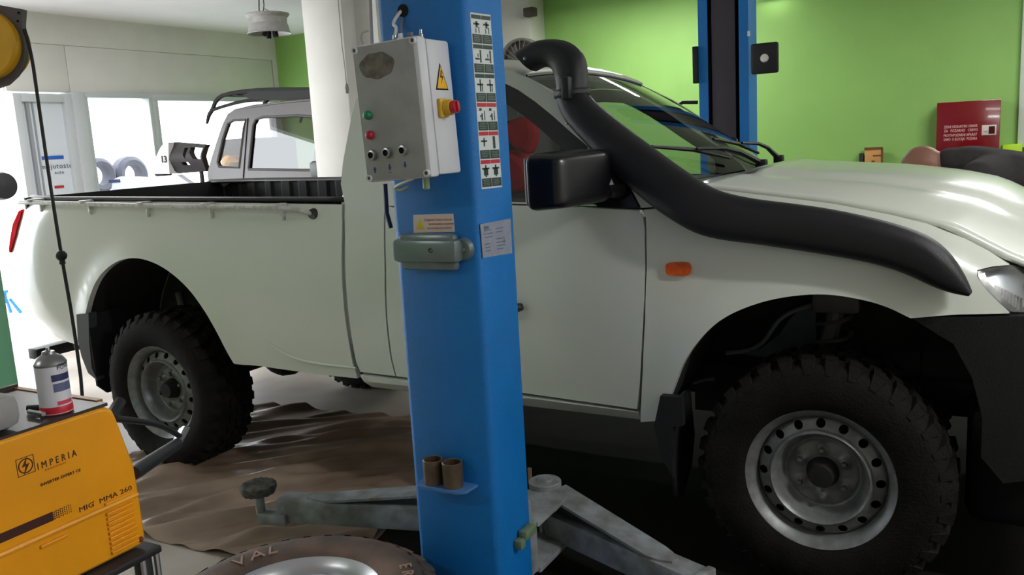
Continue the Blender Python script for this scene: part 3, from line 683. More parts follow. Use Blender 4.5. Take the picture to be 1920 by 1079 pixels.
# ================================================================= LIFT POSTS
LX0, LX1, LY0, LY1 = 1.918, 2.212, -.62, -.42
def post(y0, y1, face_y, label):
    root = thing('lift_post', label, 'car lift', ((LX0+LX1)/2, (y0+y1)/2, 0)); ym = 1 if face_y > y0 else -1
    # C-section: outer back at face side, open towards the truck
    yo, yi_ = (y0, y1) if ym > 0 else (y1, y0)        # yo outer back, yi inner lips
    th = .008; o = []
    x0, x1 = LX0, LX1; ch = .02; s = 1 if yi_ > yo else -1
    poly = [(x0, yi_), (x0, yo+s*ch), (x0+.006, yo+s*.006), (x0+ch, yo), (x1-ch, yo), (x1-.006, yo+s*.006), (x1, yo+s*ch), (x1, yi_), (x1-.055, yi_), (x1-.055, yi_-s*.01), (x1-.01, yi_-s*.01), (x1-.01, yo+s*.02), (x0+.01, yo+s*.02), (x0+.01, yi_-s*.01), (x0+.055, yi_-s*.01), (x0+.055, yi_)]
    obj('post_column', MB().prism(poly, lambda a, b: Vector((a, b, .02)), lambda a, b: Vector((a, b, 2.75))), BLUE, root, ang=50)
    obj('base_plate', MB().box((x0-.09, min(y0, y1)-.04, 0), (x1+.09, max(y0, y1)+.1, .02), ch=.004), BLUE, root)
    return root, s
lift, s_ = post(LY0, LY1, LY1, 'blue lift post in front of truck door with grey control box')
lift2, s2 = post(2.72, 2.5, 3, 'blue lift post beyond the truck with black channel down its middle')
CHAN = mat('black_carriage_cover', (62, 55, 66), .55)
obj('cover_strip', MB().box((LX0+.075, 2.512, .1), (LX1-.08, 2.527, 2.74), ch=.003), CHAN, lift2)
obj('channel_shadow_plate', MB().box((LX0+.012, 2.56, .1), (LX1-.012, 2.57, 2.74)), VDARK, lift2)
a, b = py(1408, 83, 2.49), py(1460, 136, 2.49)
lm = MB().box((a.x, 2.48, b.z), (b.x, 2.50, a.z), ch=.012); pl = obj('bracket_plate', lm, mat('matt_black_bracket', (22, 22, 26), .5), lift2)
c_ = py(1433, 109, 2.475); obj('bolt_cap', MB().lathe([(0, -.008), (.02, -.006), (.024, .004)], c_, 'y', 20), mat('white_cap', (225, 225, 220), .4), pl)
obj('bracket_plate', MB().box((1.886, 2.48, 1.757), (1.918, 2.52, 1.97), ch=.004), MATS['matt_black_bracket'], lift2)
hk = [py(u, v, 2.55) for u, v in [(1308, 192), (1280, 192), (1268, 200), (1266, 212), (1275, 218), (1308, 219)]]
obj('arm_lock_handle', MB().tube(hk, .011, 8), MATS['matt_black_bracket'], lift2)
c_ = py(1404, 63, 2.498); obj('label_sticker', MB().box((c_.x-.008, 2.496, c_.z-.014), (c_.x+.008, 2.4995, c_.z+.014)), MATS['white_cap'], lift2)
# control box on the near post
CB = mat('control_box_plastic', (214, 216, 222), .4, noise=.04, scale=8); CF = mat('control_box_front', (160, 162, 160), .5, noise=.14, scale=16)
yB0, yB1 = -.785, -.64
tl_, tr_, br_, bl_ = [py(u, v, yB0) for u, v in ((664, 91), (789, 69), (804, 333), (692, 342))]
tl_ = Vector((1.955, yB0, 1.752)); tr_ = Vector((2.172, yB0, 1.762)); br_ = Vector((2.168, yB0, 1.402)); bl_ = Vector((1.966, yB0, 1.394))
ex = (tr_-tl_+br_-bl_).normalized(); ez = (tl_-bl_+tr_-br_).normalized(); cc = (tl_+tr_+br_+bl_)/4
ez = (ez-ex*ez.dot(ex)).normalized(); BF = Matrix(((ex.x, 0, ez.x, cc.x), (ex.y, 1, ez.y, yB0), (ex.z, 0, ez.z, cc.z), (0, 0, 0, 1)))
W2, H2 = .106, .181
cbx = thing('control_box', 'grey and white electric control box bolted to front of near lift post', 'control box', (cc.x, yB1, bl_.z))
obj('box_body', MB().box((-W2, .042, -H2+.004), (W2, .150, H2-.004), BF, .008), CB, cbx)
obj('box_lid', MB().box((-W2+.003, .0, -H2), (W2, .04, H2), BF, .007).box((-W2+.008, .036, -H2+.008), (W2-.008, .046, H2-.008), BF), CB, cbx)
obj('front_plate', MB().box((-W2+.004, -.003, -H2+.004), (W2-.012, .002, H2-.004), BF, .001), CF, cbx)
for sx in (-1, 1):
    for sz in (-1, 1):
        M_ = BF @ Matrix.Translation((sx*(W2-.012), -.002, sz*(H2-.012)))
        sc = obj('lid_screw', MB().add([M_ @ p for p in MB().lathe([(.004, -.001), (.006, -.006), (.009, -.006), (.010, .003)], ax='y', n=16).v], MB().lathe([(.004, -.001), (.006, -.006), (.009, -.006), (.010, .003)], ax='y', n=16).f), CB, cbx)
        obj('screw_recess', MB().add([M_ @ p for p in MB().lathe([(0, -.003), (.0062, -.003)], ax='y', n=16).v], MB().lathe([(0, -.003), (.0062, -.003)], ax='y', n=16).f), mat('recess_brown', (84, 80, 76), .7), sc)
def btn(px_, pz_, r, m, name, ring=None, dome=.012, lab=None):
    M_ = BF @ Matrix.Translation((px_, -.003, pz_))
    if ring: L = MB().lathe([(r*.75, -.001-dome), (r*1.1, -dome), (r*1.2, -dome*.7), (r*1.25, .001)], ax='y', n=24); b0 = obj('button_ring', MB().add([M_ @ p for p in L.v], L.f), ring, cbx)
    L = MB().lathe([(0, -dome-.003 if not ring else -dome+.002), (r*.6, -dome-.002 if not ring else -dome+.002), (r*.8, -dome), (r, -dome*.6), (r*1.05, .001)] if not ring else [(0, -dome+.003), (r*.9, -dome+.003), (r*.95, .0)], ax='y', n=24)
    return obj(name, MB().add([M_ @ p for p in L.v], L.f), m, b0 if ring else cbx, label=lab)
btn(-W2+.032, -.002, .0115, mat('green_lens', (10, 128, 84), .35), 'indicator_lamp', lab='green indicator lamp')
btn(-W2+.032, -.055, .0115, mat('red_lamp', (168, 24, 40), .35), 'indicator_lamp', lab='red indicator lamp')
for k, bx in enumerate((-W2+.033, -W2+.083, -W2+.136)):
    btn(bx, -.108+.002*k, .0115, VDARK, 'push_button', ring=CHROME, dome=.012)
ARB = mat('blue_print', (34, 44, 150), .5)
for k, bx in enumerate((-W2+.033, -W2+.083, -W2+.134)):
    up = 1 if k == 0 else -1; zc = -.148+.003*k
    ar = [(bx-.0018, zc-.008*up), (bx+.0018, zc-.008*up), (bx+.0018, zc), (bx+.005, zc), (bx, zc+.008*up), (bx-.005, zc), (bx-.0018, zc)]
    obj('arrow_mark', MB().prism(ar, lambda a, b: BF @ Vector((a, -.0042, b)), lambda a, b: BF @ Vector((a, -.003, b))), ARB, cbx)
zc = -.158
obj('arrow_mark', MB().box((-W2+.079, -.0042, zc-.001), (-W2+.087, -.003, zc+.0005), BF), ARB, cbx)
el = [(-W2+.078+.057*math.cos(t)*(1+.03*math.sin(5*t)), .122+.034*math.sin(t)*(1+.05*math.sin(7*t))) for t in [2*PI*k/40 for k in range(40)]]
obj('glue_patch', MB().prism(el, lambda a, b: BF @ Vector((a, -.0038, b)), lambda a, b: BF @ Vector((a, -.003, b))), mat('old_glue', (132, 126, 118), .8, col2=(98, 92, 84), scale=45), cbx, label='oval patch of old glue')
# switch on the right side face of the box
def BFs(x, y, z): return BF @ Vector((W2+x, y, z))
yc_ = .088
trg = [(yc_-.026, .045), (yc_+.034, .045), (yc_+.004, .115)]
obj('warning_sign', MB().prism(trg, lambda a, b: BFs(.0005, a, b), lambda a, b: BFs(.0015, a, b)), VDARK, cbx, label='yellow high voltage triangle')
ti = [(yc_-.0205, .049), (yc_+.0285, .049), (yc_+.004, .107)]
wsn = obj('warning_sign_face', MB().prism(ti, lambda a, b: BFs(.0016, a, b), lambda a, b: BFs(.0022, a, b)), mat('sign_yellow', (240, 184, 30), .5), cbx)
bo = [(yc_+.004, .096), (yc_-.002, .077), (yc_+.007, .078), (yc_+.001, .060), (yc_+.012, .082), (yc_+.003, .081), (yc_+.008, .096)]
obj('bolt_symbol', MB().prism(bo, lambda a, b: BFs(.0023, a, b), lambda a, b: BFs(.0028, a, b)), VDARK, wsn)
sw = obj('switch_plate', MB().box((W2, yc_-.028, -.028), (W2+.012, yc_+.012, .022), BF, .004), mat('switch_yellow', (216, 172, 44), .45), cbx)
L = MB().lathe([(0, .0), (.021, .0), (.021, .018), (.019, .022), (0, .022)], ax='x', n=28); M_ = BF @ Matrix.Translation((W2+.010, yc_-.004, -.003))
obj('switch_collar', MB().add([M_ @ p for p in L.v], L.f), MATS['switch_yellow'], sw)
L = MB().lathe([(0, .022), (.016, .022), (.0175, .030), (.0165, .036), (0, .036)], ax='x', n=28)
kn = MB().add([M_ @ p for p in L.v], L.f).box((W2+.044, yc_-.008, -.017), (W2+.052, yc_, .011), BF, .002)
obj('switch_knob', kn, mat('switch_red', (186, 26, 44), .35), sw)
# glands and cables on top
for gx, gy, m_, r in ((-.035, .10, CHROME, .010), (-.008, .09, CB, .010), (.018, .10, mat('grey_gland', (110, 110, 128), .5), .012), (.062, .085, CHROME, .006)):
    p = BF @ Vector((gx, gy, H2)); obj('cable_gland', MB().lathe([(0, .03), (r*.6, .03), (r*.7, .02), (r, .018), (r*1.1, 0)], p-Vector((0, 0, .003)), 'z', 12), m_, cbx)
wp = [BF @ Vector((-.035, .10, H2+.02)), BF @ Vector((-.03, .11, H2+.05)), py(735, 45, -.64), py(750, 22, -.63), py(756, 18, -.60)]
cabl = obj('cable', MB().tube(wp, .0045, 8, smooth=2), mat('white_cable', (206, 204, 206), .5), cbx, label='white cable looping into the post')
wp = [BF @ Vector((-.008, .10, H2+.02)), py(752, 45, -.63), py(757, 20, -.61)]
obj('cable', MB().tube(wp, .0035, 8, smooth=1), mat('grey_cable', (110, 116, 126), .5), cbx, label='grey cable')
c_ = py(755, 20, -.622); obj('cable_hole', MB().lathe([(0, -.001), (.017, -.001), (.018, .002)], c_, 'y', 18), VDARK, lift)
wp = [BF @ Vector((-.02, .10, -H2)), py(735, 352, -.63), py(750, 358, -.63), py(764, 350, -.63)]
obj('cable', MB().tube(wp, .004, 8, smooth=2), mat('yellowed_cable', (186, 190, 150), .5), cbx, label='yellowish cable under the box')
obj('cable_gland', MB().lathe([(0, 0), (.01, 0), (.01, -.03), (.006, -.034), (0, -.034)], BF @ Vector((.012, .11, -H2)), 'z', 12), mat('green_gland', (150, 176, 140), .5), cbx)
# wires hanging left of the post
obj('drop_wire', MB().tube([py(692, -40, -.60), py(695, 40, -.6), py(697, 85, -.6)], .006, 8).tube([py(690, 58, -.6), py(679, 60, -.6), py(676, 72, -.6), py(680, 83, -.6)], .003, 6, smooth=2), mat('beige_wire', (206, 196, 186), .6), lift)
obj('drop_wire', MB().tube([py(722, 345, -.60), py(725, 400, -.6), py(733, 428, -.6)], .007, 8), mat('navy_wire', (14, 26, 70), .5), lift)
# warning label
WL = [py(u, v, LY0) for u, v in ((775, 403), (850, 401), (853, 435), (776, 437))]
def quadbox(q, n, t): return MB().add([p for p in q]+[p+n*t for p in q], [(0, 1, 2, 3), (7, 6, 5, 4), (0, 4, 5, 1), (1, 5, 6, 2), (2, 6, 7, 3), (3, 7, 4, 0)])
wl_ = obj('warning_label', quadbox(WL, Vector((0, -1, 0)), .001), mat('label_cream', (222, 206, 196), .5), lift)
def qpt(q, s, t): return q[0].lerp(q[1], s).lerp(q[3].lerp(q[2], s), t)
def on_q(q, s0, t0, s1, t1, n, h=.0012): return quadbox([qpt(q, s0, t0)+n*h, qpt(q, s1, t0)+n*h, qpt(q, s1, t1)+n*h, qpt(q, s0, t1)+n*h], n, .0005)
NY = Vector((0, -1, 0)); NX = Vector((1, 0, 0))
tri_ = [qpt(WL, .17, .25)+NY*.0012, qpt(WL, .27, .78)+NY*.0012, qpt(WL, .07, .78)+NY*.0012]
obj('warning_triangle', MB().add(tri_+[p+NY*.0006 for p in tri_], [(0, 1, 2), (5, 4, 3), (0, 3, 4, 1), (1, 4, 5, 2), (2, 5, 3, 0)]), mat('label_yellow', (222, 200, 30), .5), wl_)
RT = mat('label_red_text', (176, 90, 84), .6); dx = (WL[1]-WL[0]).normalized()
for k, (s, tx_, sz) in enumerate(((.28, 'Подъем только после', .0088), (.38, 'правильной установки', .0078), (.35, 'автомобиля на захваты', .0072))):
    obj('lettering', text_mb(tx_, sz, frame(qpt(WL, s, .36+.22*k)+NY*.0013, dx, (0, 0, 1)), .0003), RT, wl_)
# junction box below
JB = mat('cast_grey_box', (120, 134, 134), .28, .35, noise=.1, scale=20)
jb = obj('junction_box', MB().box((1.945, -.675, 1.155), (2.165, -.622, 1.222), ch=.014).box((1.955, -.655, 1.13), (2.15, -.622, 1.236), ch=.014), JB, lift)
ear = py(868, 468, -.63); obj('mounting_ear', MB().lathe([(0, -.012), (.028, -.012), (.033, 0), (.033, .006)], ear+Vector((.0, .003, -.0)), 'y', 24), JB, jb)
obj('screw', MB().lathe([(0, -.004), (.006, -.003), (.007, .002)], ear+Vector((.008, -.01, 0)), 'y', 12), CHROME, jb)
p = py(807, 470, -.675); obj('screw', MB().lathe([(0, .001), (.007, -.002), (.009, .002)], p, 'y', 14), mat('dark_screw', (40, 44, 44), .4), jb)
# rating plate
RP = [px(u, v, LX1) for u, v in ((900, 421), (957, 410), (960, 475), (905, 484))]
rpl = obj('rating_plate', quadbox(RP, NX, .001), mat('plate_grey', (150, 156, 172), .4, noise=.12, scale=50), lift)
RPT = mat('plate_print', (92, 100, 122), .5)
mbt = MB()
for r_ in range(7):
    for (s0, s1) in ((.1, .42), (.48, .88)):
        if (r_*3+int(s0*10)) % 5: q = on_q(RP, s0, .2+.1*r_, s0+(s1-s0)*random.uniform(.5, 1), .225+.1*r_, NX); mbt.add(q.v, q.f)
q = on_q(RP, .1, .08, .25, .18, NX); mbt.add(q.v, q.f); obj('plate_lettering', mbt, RPT, rpl)
obj('lettering', text_mb('CE', .014, frame(qpt(RP, .68, .66)+NX*.0012, (0, 1, 0), (0, 0, 1)), .0003), RPT, rpl)
# sticker strip with pictograms
SQ = [px(u, v, LX1) for u, v in ((881, 23), (919, 28), (941, 351), (903, 355))]
stk = obj('instruction_sticker', quadbox(SQ, NX, .0008), mat('sticker_white', (214, 220, 222), .5), lift)
DG = mat('sticker_green', (42, 62, 56), .5); RD = mat('sticker_red', (196, 36, 56), .5); GT = mat('sticker_caption', (120, 136, 132), .5)
rnd = random.Random(4)
for r_ in range(6):
    t0 = .01+r_*.1645
    for c_ in range(2):
        s0 = .03+c_*.485; s1 = s0+.455
        q = on_q(SQ, s0, t0, s1, t0+.022, NX); obj('header_bar', q, DG if r_ < 3 else RD, stk)
        q = on_q(SQ, s0, t0+.107, s1, t0+.157, NX); cp = obj('caption_bar', q, DG, stk)
        q = MB()
        for k in range(4): z_ = on_q(SQ, s0+.05, t0+.115+.0095*k, s0+rnd.uniform(.3, .42), t0+.1185+.0095*k, NX, .002); q.add(z_.v, z_.f)
        g = MB(); sx = s0+.22
        for (a0, b0, a1, b1) in {0: ((-.14, .045, .14, .055), (-.03, .035, .06, .07), (.1, .065, .13, .1), (-.05, .075, -.02, .1)), 1: ((.08, .03, .14, .1), (-.15, .075, .05, .085), (-.03, .05, .0, .07)),
                                 2: ((-.02, .03, .03, .1), (-.15, .055, .14, .065), (.08, .06, .11, .1)), 3: ((-.13, .03, -.02, .045), (-.04, .06, .02, .1), (.1, .045, .13, .1), (-.1, .07, -.06, .08)),
                                 4: ((-.14, .05, .14, .06), (-.02, .035, .03, .085)) if c_ == 0 else ((-.05, .028, .06, .1),), 5: ((-.17, .045, .17, .055), (-.1, .05, -.04, .09), (.04, .05, .1, .09), (-.03, .03, .03, .1))}[r_]:
            z_ = on_q(SQ, sx+a0, t0+b0, sx+a1, t0+b1, NX); g.add(z_.v, z_.f)
        obj('pictogram', g, DG, stk); obj('caption_text', q, GT, stk)
# cup shelf and sleeves
sh = MB().prism([(1.975, -.62), (1.975, -.68), (1.99, -.695), (2.125, -.695), (2.15, -.68), (2.155, -.62)], lambda a, b: Vector((a, b, .478)), lambda a, b: Vector((a, b, .486)))
obj('adapter_holder', sh, mat('pale_blue_shelf', (70, 120, 180), .5), lift)
BRZ = mat('brown_steel_sleeve', (112, 96, 80), .4, .6, noise=.3, scale=25)
for k, (xx, lab) in enumerate(((2.026, 'left of two brown steel sleeves on the blue post shelf'), (2.094, 'right of two brown steel sleeves on the blue post shelf'))):
    o = obj('steel_sleeve', MB().lathe([(0, .004), (.026, .004), (.026, .074), (.0285, .076), (.031, .074), (.031, 0), (0, 0)], ax='z', n=28), BRZ, loc=(xx, -.658, .486)); tag(o, lab, 'sleeve', 'steel lift adapter sleeves on the post shelf')
# latch at post foot
p = px(975, 1008, LX1); obj('release_latch', MB().box((LX1, p.y-.045, p.z-.02), (LX1+.03, p.y-.015, p.z+.01), ch=.006).box((LX1+.004, p.y-.02, p.z-.0), (LX1+.035, p.y+.05, p.z+.03), ch=.006), mat('olive_latch', (112, 130, 100), .5), lift)
# carriage and arms
obj('carriage', MB().box((LX0+.02, LY1-.1, .08), (LX1-.02, LY1+.06, .34), ch=.01).box((LX0-.02, LY1+.06, .085), (LX1+.0, -.13, .105), ch=.004).box((LX0-.02, LY1+.06, .245), (LX1+.0, -.13, .262), ch=.004).box((LX1-.06, LY1+.02, .09), (LX1-.01, LY1+.07, .27), ch=.006), GREYARM, lift)
def arm(p0, p1, z1, pad):
    a = Vector((p0[0], p0[1], 0)); b = Vector((p1[0], p1[1], 0)); d = (b-a).normalized(); L = (b-a).length; n = Vector((-d.y, d.x, 0))
    M_ = Matrix(((d.x, n.x, 0, a.x), (d.y, n.y, 0, a.y), (0, 0, 1, 0), (0, 0, 0, 1)))
    root_ = obj('lift_arm', MB().box((.05, -.045, .095), (L, .045, .185), M_, .006), GREYARM, lift, label='grey steel arm reaching left with round rubber pad' if pad else 'grey steel arm reaching right towards front wheel')
    nn = 14; vs = []
    for i in range(nn+1):
        t = i/nn; x = .05+(L*.86-.05)*t; z = .265+( .192-.265)*min(1, t*1.12)**1.0; wd = .055-.012*t
        if i >= nn-2: wd *= (1, .8, .35)[i-nn+2]
        vs += [(x, -wd, z), (x, wd, z), (x, wd, z-.010), (x, -wd, z-.010)]
    fs = []
    for i in range(nn):
        for k in range(4): fs.append((i*4+k, i*4+(k+1) % 4, i*4+4+(k+1) % 4, i*4+4+k))
    fs += [(0, 1, 2, 3), (nn*4, nn*4+3, nn*4+2, nn*4+1)]
    obj('arm_brace', MB().add([M_ @ Vector(p) for p in vs], fs), GREYARM, root_)
    obj('arm_web', MB().prism([(.06, .18), (.06, .256), (L*.75, .19), (L*.75, .18)], lambda x, z: M_ @ Vector((x, .0, z)), lambda x, z: M_ @ Vector((x, .01, z))), mat('arm_web_dark', (84, 88, 86), .7), root_)
    obj('pivot_tube', MB().box((.035, -.045, .1), (.06, .045, .262), M_, .006), GREYARM, root_)
    obj('pivot_disc', MB().lathe([(0, .292), (.026, .292), (.028, .284), (.055, .284), (.058, .28), (.058, .256), (0, .256)], (p0[0], p0[1], 0), 'z', 32).cyl((p0[0], p0[1], .06), (p0[0], p0[1], .26), .028, 20), GREYARM, root_)
    if pad:
        c = Vector((pad[0], pad[1], 0))
        pr = [(0, z1), (.03, z1-.004), (.055, z1), (.068, z1-.006), (.07, z1-.02), (.062, z1-.04), (.03, z1-.045), (0, z1-.045)]
        L_ = MB().lathe(pr, c, 'z', 30)
        for i, v in enumerate(L_.v): v.z += .002*math.sin(i*2.7)
        obj('pad', L_, mat('worn_black_rubber', (50, 49, 47), .8, col2=(96, 92, 86), scale=40), root_)
        obj('pad_stem', MB().cyl(c+Vector((0, 0, .12)), c+Vector((0, 0, z1-.04)), .018, 12).box((-.0, -.035, .09), (.12, .035, .13), Matrix.Translation(c-d*0) @ Matrix(((-d.x, n.x, 0, 0), (-d.y, n.y, 0, 0), (0, 0, 1, 0), (0, 0, 0, 1))), .004), GREYARM, root_)
    else:
        obj('arm_socket', MB().box((L-.01, -.05, .09), (L+.02, .05, .19), M_, .006), GREYARM, root_)
    obj('pin', MB().tube([(p0[0]-.06, p0[1]-.0, .26), (p0[0]-.06, p0[1]-.0, .32)], .008, 8), mat('rusty_pin', (120, 92, 76), .6), root_)
arm((2.10, -.085), (2.74, -.34), .2, None)
arm((1.94, -.16), (1.10, -.375), .245, (1.035, -.42))
# second pair of arms of the far post, under the truck
for p1 in ((1.25, 1.75), (2.9, 1.9)):
    pass
# ================================================================= TYRE ON FLOOR (front)
TYD = mat('dusty_tyre_rubber', (110, 86, 74), .8, col2=(66, 60, 56), scale=6, bump=.25, bscale=100)
ft = thing('tyre_and_rim', 'dusty brown off-road tyre with steel rim lying flat by near lift post', 'tyre', (1.80, -1.04, 0))
Rx = Matrix.Translation((1.80, -1.04, .262)) @ Matrix.Rotation(-PI/2, 4, 'X') @ Matrix.Scale(1.035, 4)
def tf(mb): return MB().add([Rx @ p for p in mb.v], mb.f)
t_ = obj('tyre', tf(tyre_mb), TYD, ft); tt = obj('tread', tf(tread_mb), TYD, t_, ang=20, kind='stuff')
obj('wheel_rim', tf(rim_mb), mat('bright_steel_rim', (190, 192, 196), .3, .6), ft, ang=40)
zt = .262+.0235
for k, (ch_, an) in enumerate((('V', 168), ('A', 157), ('L', 146))):
    a = math.radians(an); e = Vector((math.cos(a), math.sin(a), 0)); t = Vector((math.sin(a), -math.cos(a), 0))
    o_ = Vector((1.80, -1.04, zt))+e*.262-t*.025
    obj('lettering', text_mb(ch_, .07, frame(o_, t, e), .002, .25), mat('tyre_letter', (150, 122, 106), .7), t_)
for k, (ch_, an) in enumerate((('E', 47), ('R', 39))):
    a = math.radians(an); e = Vector((math.cos(a), math.sin(a), 0)); t = Vector((math.sin(a), -math.cos(a), 0))
    obj('lettering', text_mb(ch_, .05, frame(Vector((1.80, -1.04, zt))+e*.295-t*.02, t, e), .002), MATS['tyre_letter'], t_)
# ================================================================= WELDER
XF = 2.05
wf_px = [(-120, 868), (0, 832), (100, 797), (185, 766), (200, 761), (211, 768), (219, 785), (252, 872), (262, 930), (274, 1008), (268, 1022), (176, 1079), (60, 1132), (-120, 1215)]
WP = [(px(u, v, XF).y, px(u, v, XF).z) for u, v in wf_px]
y0w = -2.15
def fX(y, z): return Vector((XF, y, z))
WP[0] = (-2.12, WP[1][1]+.0+(WP[1][1]-WP[4][1])*.3); 
zt_ = WP[4][1]; zb_ = WP[10][1]
WP = [(-2.12, zt_), (-2.0, zt_), (-1.9, zt_), (WP[3][0], zt_-.001), (WP[4][0], zt_-.004), WP[5], WP[6], WP[7], WP[8], (WP[9][0], WP[9][1]), (WP[10][0]-.003, zb_), (-2.12, zb_)]
weld = thing('welding_machine', 'yellow-orange metal-cased welding machine in the left foreground corner', 'welder', (XF-.14, -1.9, .70))
panel_y = MB().prism(WP, lambda a, b: Vector((XF, a, b)), lambda a, b: Vector((XF-.29, a, b)))
obj('casing', panel_y, YEL, weld, bevel=.006)
def wq(u, v): p = px(u, v, XF); return p
# lower louvre panel crease
k0, k1 = wq(0, 1000), wq(262, 930)
zc0 = wq(255, 928).z
obj('side_ridge', MB().tube([(XF, -2.1, zc0), (XF, wq(256, 925).y, zc0)], .006, 8), YEL, weld)
lv = MB()
la, lb = wq(203, 1000), wq(253, 972)
for k in range(11):
    zz = wq(228, 985).z+.052-.0095*k
    lv.box((XF-.002, la.y+.0, zz-.0028), (XF+.005, lb.y+.0, zz+.0028), ch=.001)
lvp = obj('louvre', lv, YEL, weld); lvp['kind'] = 'stuff'
obj('louvre', MB().box((XF-.001, wq(75, 1030).y, wq(100, 1015).z-.003), (XF+.005, wq(128, 1000).y, wq(100, 1015).z+.003), ch=.002), YEL, weld)
PR = mat('black_print', (60, 22, 12), .5)
def wtext(s, u0, v0, u1, bold=0, h=None, shear=0, m=PR, ext=.0003):
    a = wq(u0, v0); b = px(u1, v0, XF); L = b.y-a.y; t = text_mb(s, .03, Matrix.Identity(4), .0003, shear, 1.0, bold)
    w0 = max(p.x for p in t.v)-min(p.x for p in t.v); sx = L/w0; sy = (h/.0215) if h else sx
    M_ = frame((XF+.0006, a.y, a.z), (0, 1, 0), (0, 0, 1)) @ Matrix.Diagonal((sx, sy, 1, 1))
    return obj('lettering', MB().add([M_ @ p for p in t.v], t.f), m, weld)
wtext('I M P E R I A', 70, 882.5, 147, 0, .0125)
wtext('MIG  MMA 260', 148, 962, 252, 0, .0095)
wtext('/', 172, 951, 178, 0, .010, 0, mat('print_faint', (190, 110, 20), .5))
wtext('INVERTER EXPERT CE', 76, 913, 155, .0004, .005)
wtext('INNOVATION', 84, 884, 125, .0, .003, 0, MATS['print_faint'])
la = wq(48, 874); lg = MB()
L = MB().lathe([(.011, 0), (.013, 0), (.013, .0006), (.011, .0006), (.011, 0)], ax='x', n=28); lg.add([p+Vector((XF, la.y, la.z)) for p in L.v], L.f)
for a_, b_, c_, d_ in ((-.015, .0145, .015, .0155), (-.015, -.0155, .015, -.0145), (-.0155, -.0155, -.0145, .0155), (.0145, -.0155, .0155, .0155)): lg.box((XF, la.y+a_, la.z+b_), (XF+.0006, la.y+c_, la.z+d_))
bz = [(.004, .015), (-.007, -.001), (0, .0), (-.005, -.015), (.007, .003), (0, .002)]
lg.prism(bz, lambda a, b: Vector((XF, la.y+a, la.z+b)), lambda a, b: Vector((XF+.0008, la.y+a, la.z+b)))
obj('bolt_emblem', lg, PR, weld)
st0, st1 = wq(0, 1010), wq(108, 965); zs = (wq(60, 985).z)
obj('black_stripe', MB().box((XF, -2.11, zs-.008), (XF+.0005, wq(100, 970).y, zs+.008)), PR, weld)
dm = MB()
for k in range(9):
    for j in range(4): yk = wq(100, 970).y+.004*k+.001; dm.box((XF, yk, zs-.0075+.004*j+.001*(k % 2)), (XF+.0005, yk+.0026-.00022*k, zs-.005+.004*j+.001*(k % 2)))
dmo = obj('stripe_dots', dm, PR, weld); dmo['kind'] = 'stuff'
rs = wq(264, 1012); obj('rivet', MB().lathe([(0, .004), (.004, .003), (.006, 0)], (XF, rs.y, rs.z), 'x', 12), mat('red_brown_rivet', (120, 50, 20), .5), weld)
TRY = mat('greasy_tray', (58, 46, 44), .45, noise=.4, scale=20)
ztop = zt_
yend = WP[4][0]
obj('top_tray', MB().box((XF-.292, -2.12, ztop-.002), (XF-.004, yend+.005, ztop+.004)).box((XF-.295, -2.12, ztop), (XF-.288, yend+.012, ztop+.012)), TRY, weld)
obj('tray_edge', MB().box((XF-.29, yend+.002, ztop-.004), (XF-.03, yend+.014, ztop+.006)), mat('ochre_edge', (150, 100, 30), .5), weld)
# handle bar at the far end
hb_ = [px(222, 770, XF-.03), px(212, 790, XF-.03)]
ye = WP[8][0]
ha = pd(262, 880, 1.78); hb2 = pd(332, 833, 2.15); hc = pd(346, 806, 2.22)
han = obj('torch_handle', MB().tube([ha-(hb2-ha)*.15, ha, hb2], [.014, .016, .014], 12, smooth=1), mat('torch_black', (28, 28, 36), .5), weld)
spg = MB()
for k in range(10): q_ = hb2.lerp(hc, k/9); spg.lathe([(.010, 0), (.014, .003), (.010, .006)], q_, 'z', 12)
spg.tube([hb2, hc], .0105, 10); obj('torch_spring', spg, CHROME, han)
obj('torch_hose', MB().tube([pd(215, 786, 1.74), pd(260, 790, 1.85), pd(300, 797, 2.0), pd(332, 815, 2.15), pd(342, 822, 2.2)], .007, 8, smooth=2), mat('hose_black', (26, 26, 30), .5), weld)
obj('hook', MB().tube([pd(206, 785, 1.74), pd(216, 768, 1.78), pd(226, 752, 1.8)], .012, 8), MATS['torch_black'], weld)
# cart
cart = thing('welder_cart', 'black steel trolley under the yellow welding machine', 'cart', (XF-.14, -1.9, 0))
CRT = mat('black_cart_steel', (34, 34, 38), .5)
obj('cart_shelf', MB().box((XF-.31, -2.15, zb_-.018), (XF+.03, WP[10][0]+.022, zb_-.003), ch=.004), CRT, cart)
obj('cart_shelf', MB().box((XF-.31, -2.15, .12), (XF+.03, WP[10][0]+.05, .145), ch=.004), CRT, cart)
for xx in (XF-.29, XF+.005):
    for yy in (-2.12, WP[10][0]+.01):
        obj('leg', MB().tube([(xx, yy-.015, zb_-.02), (xx, yy-.015, .1)], .006, 8).tube([(xx, yy+.015, zb_-.02), (xx, yy+.015, .1)], .006, 8), CHROME, cart)
        obj('castor', MB().lathe([(0, -.012), (.04, -.012), (.045, 0), (.04, .012), (0, .012)], (xx, yy, .045), 'x', 20), CRT, cart)
obj('cart_upright', MB().box((XF-.02, WP[10][0]-.01, .145), (XF-.0, WP[10][0]+.02, zb_-.03), ch=.004), CRT, cart)
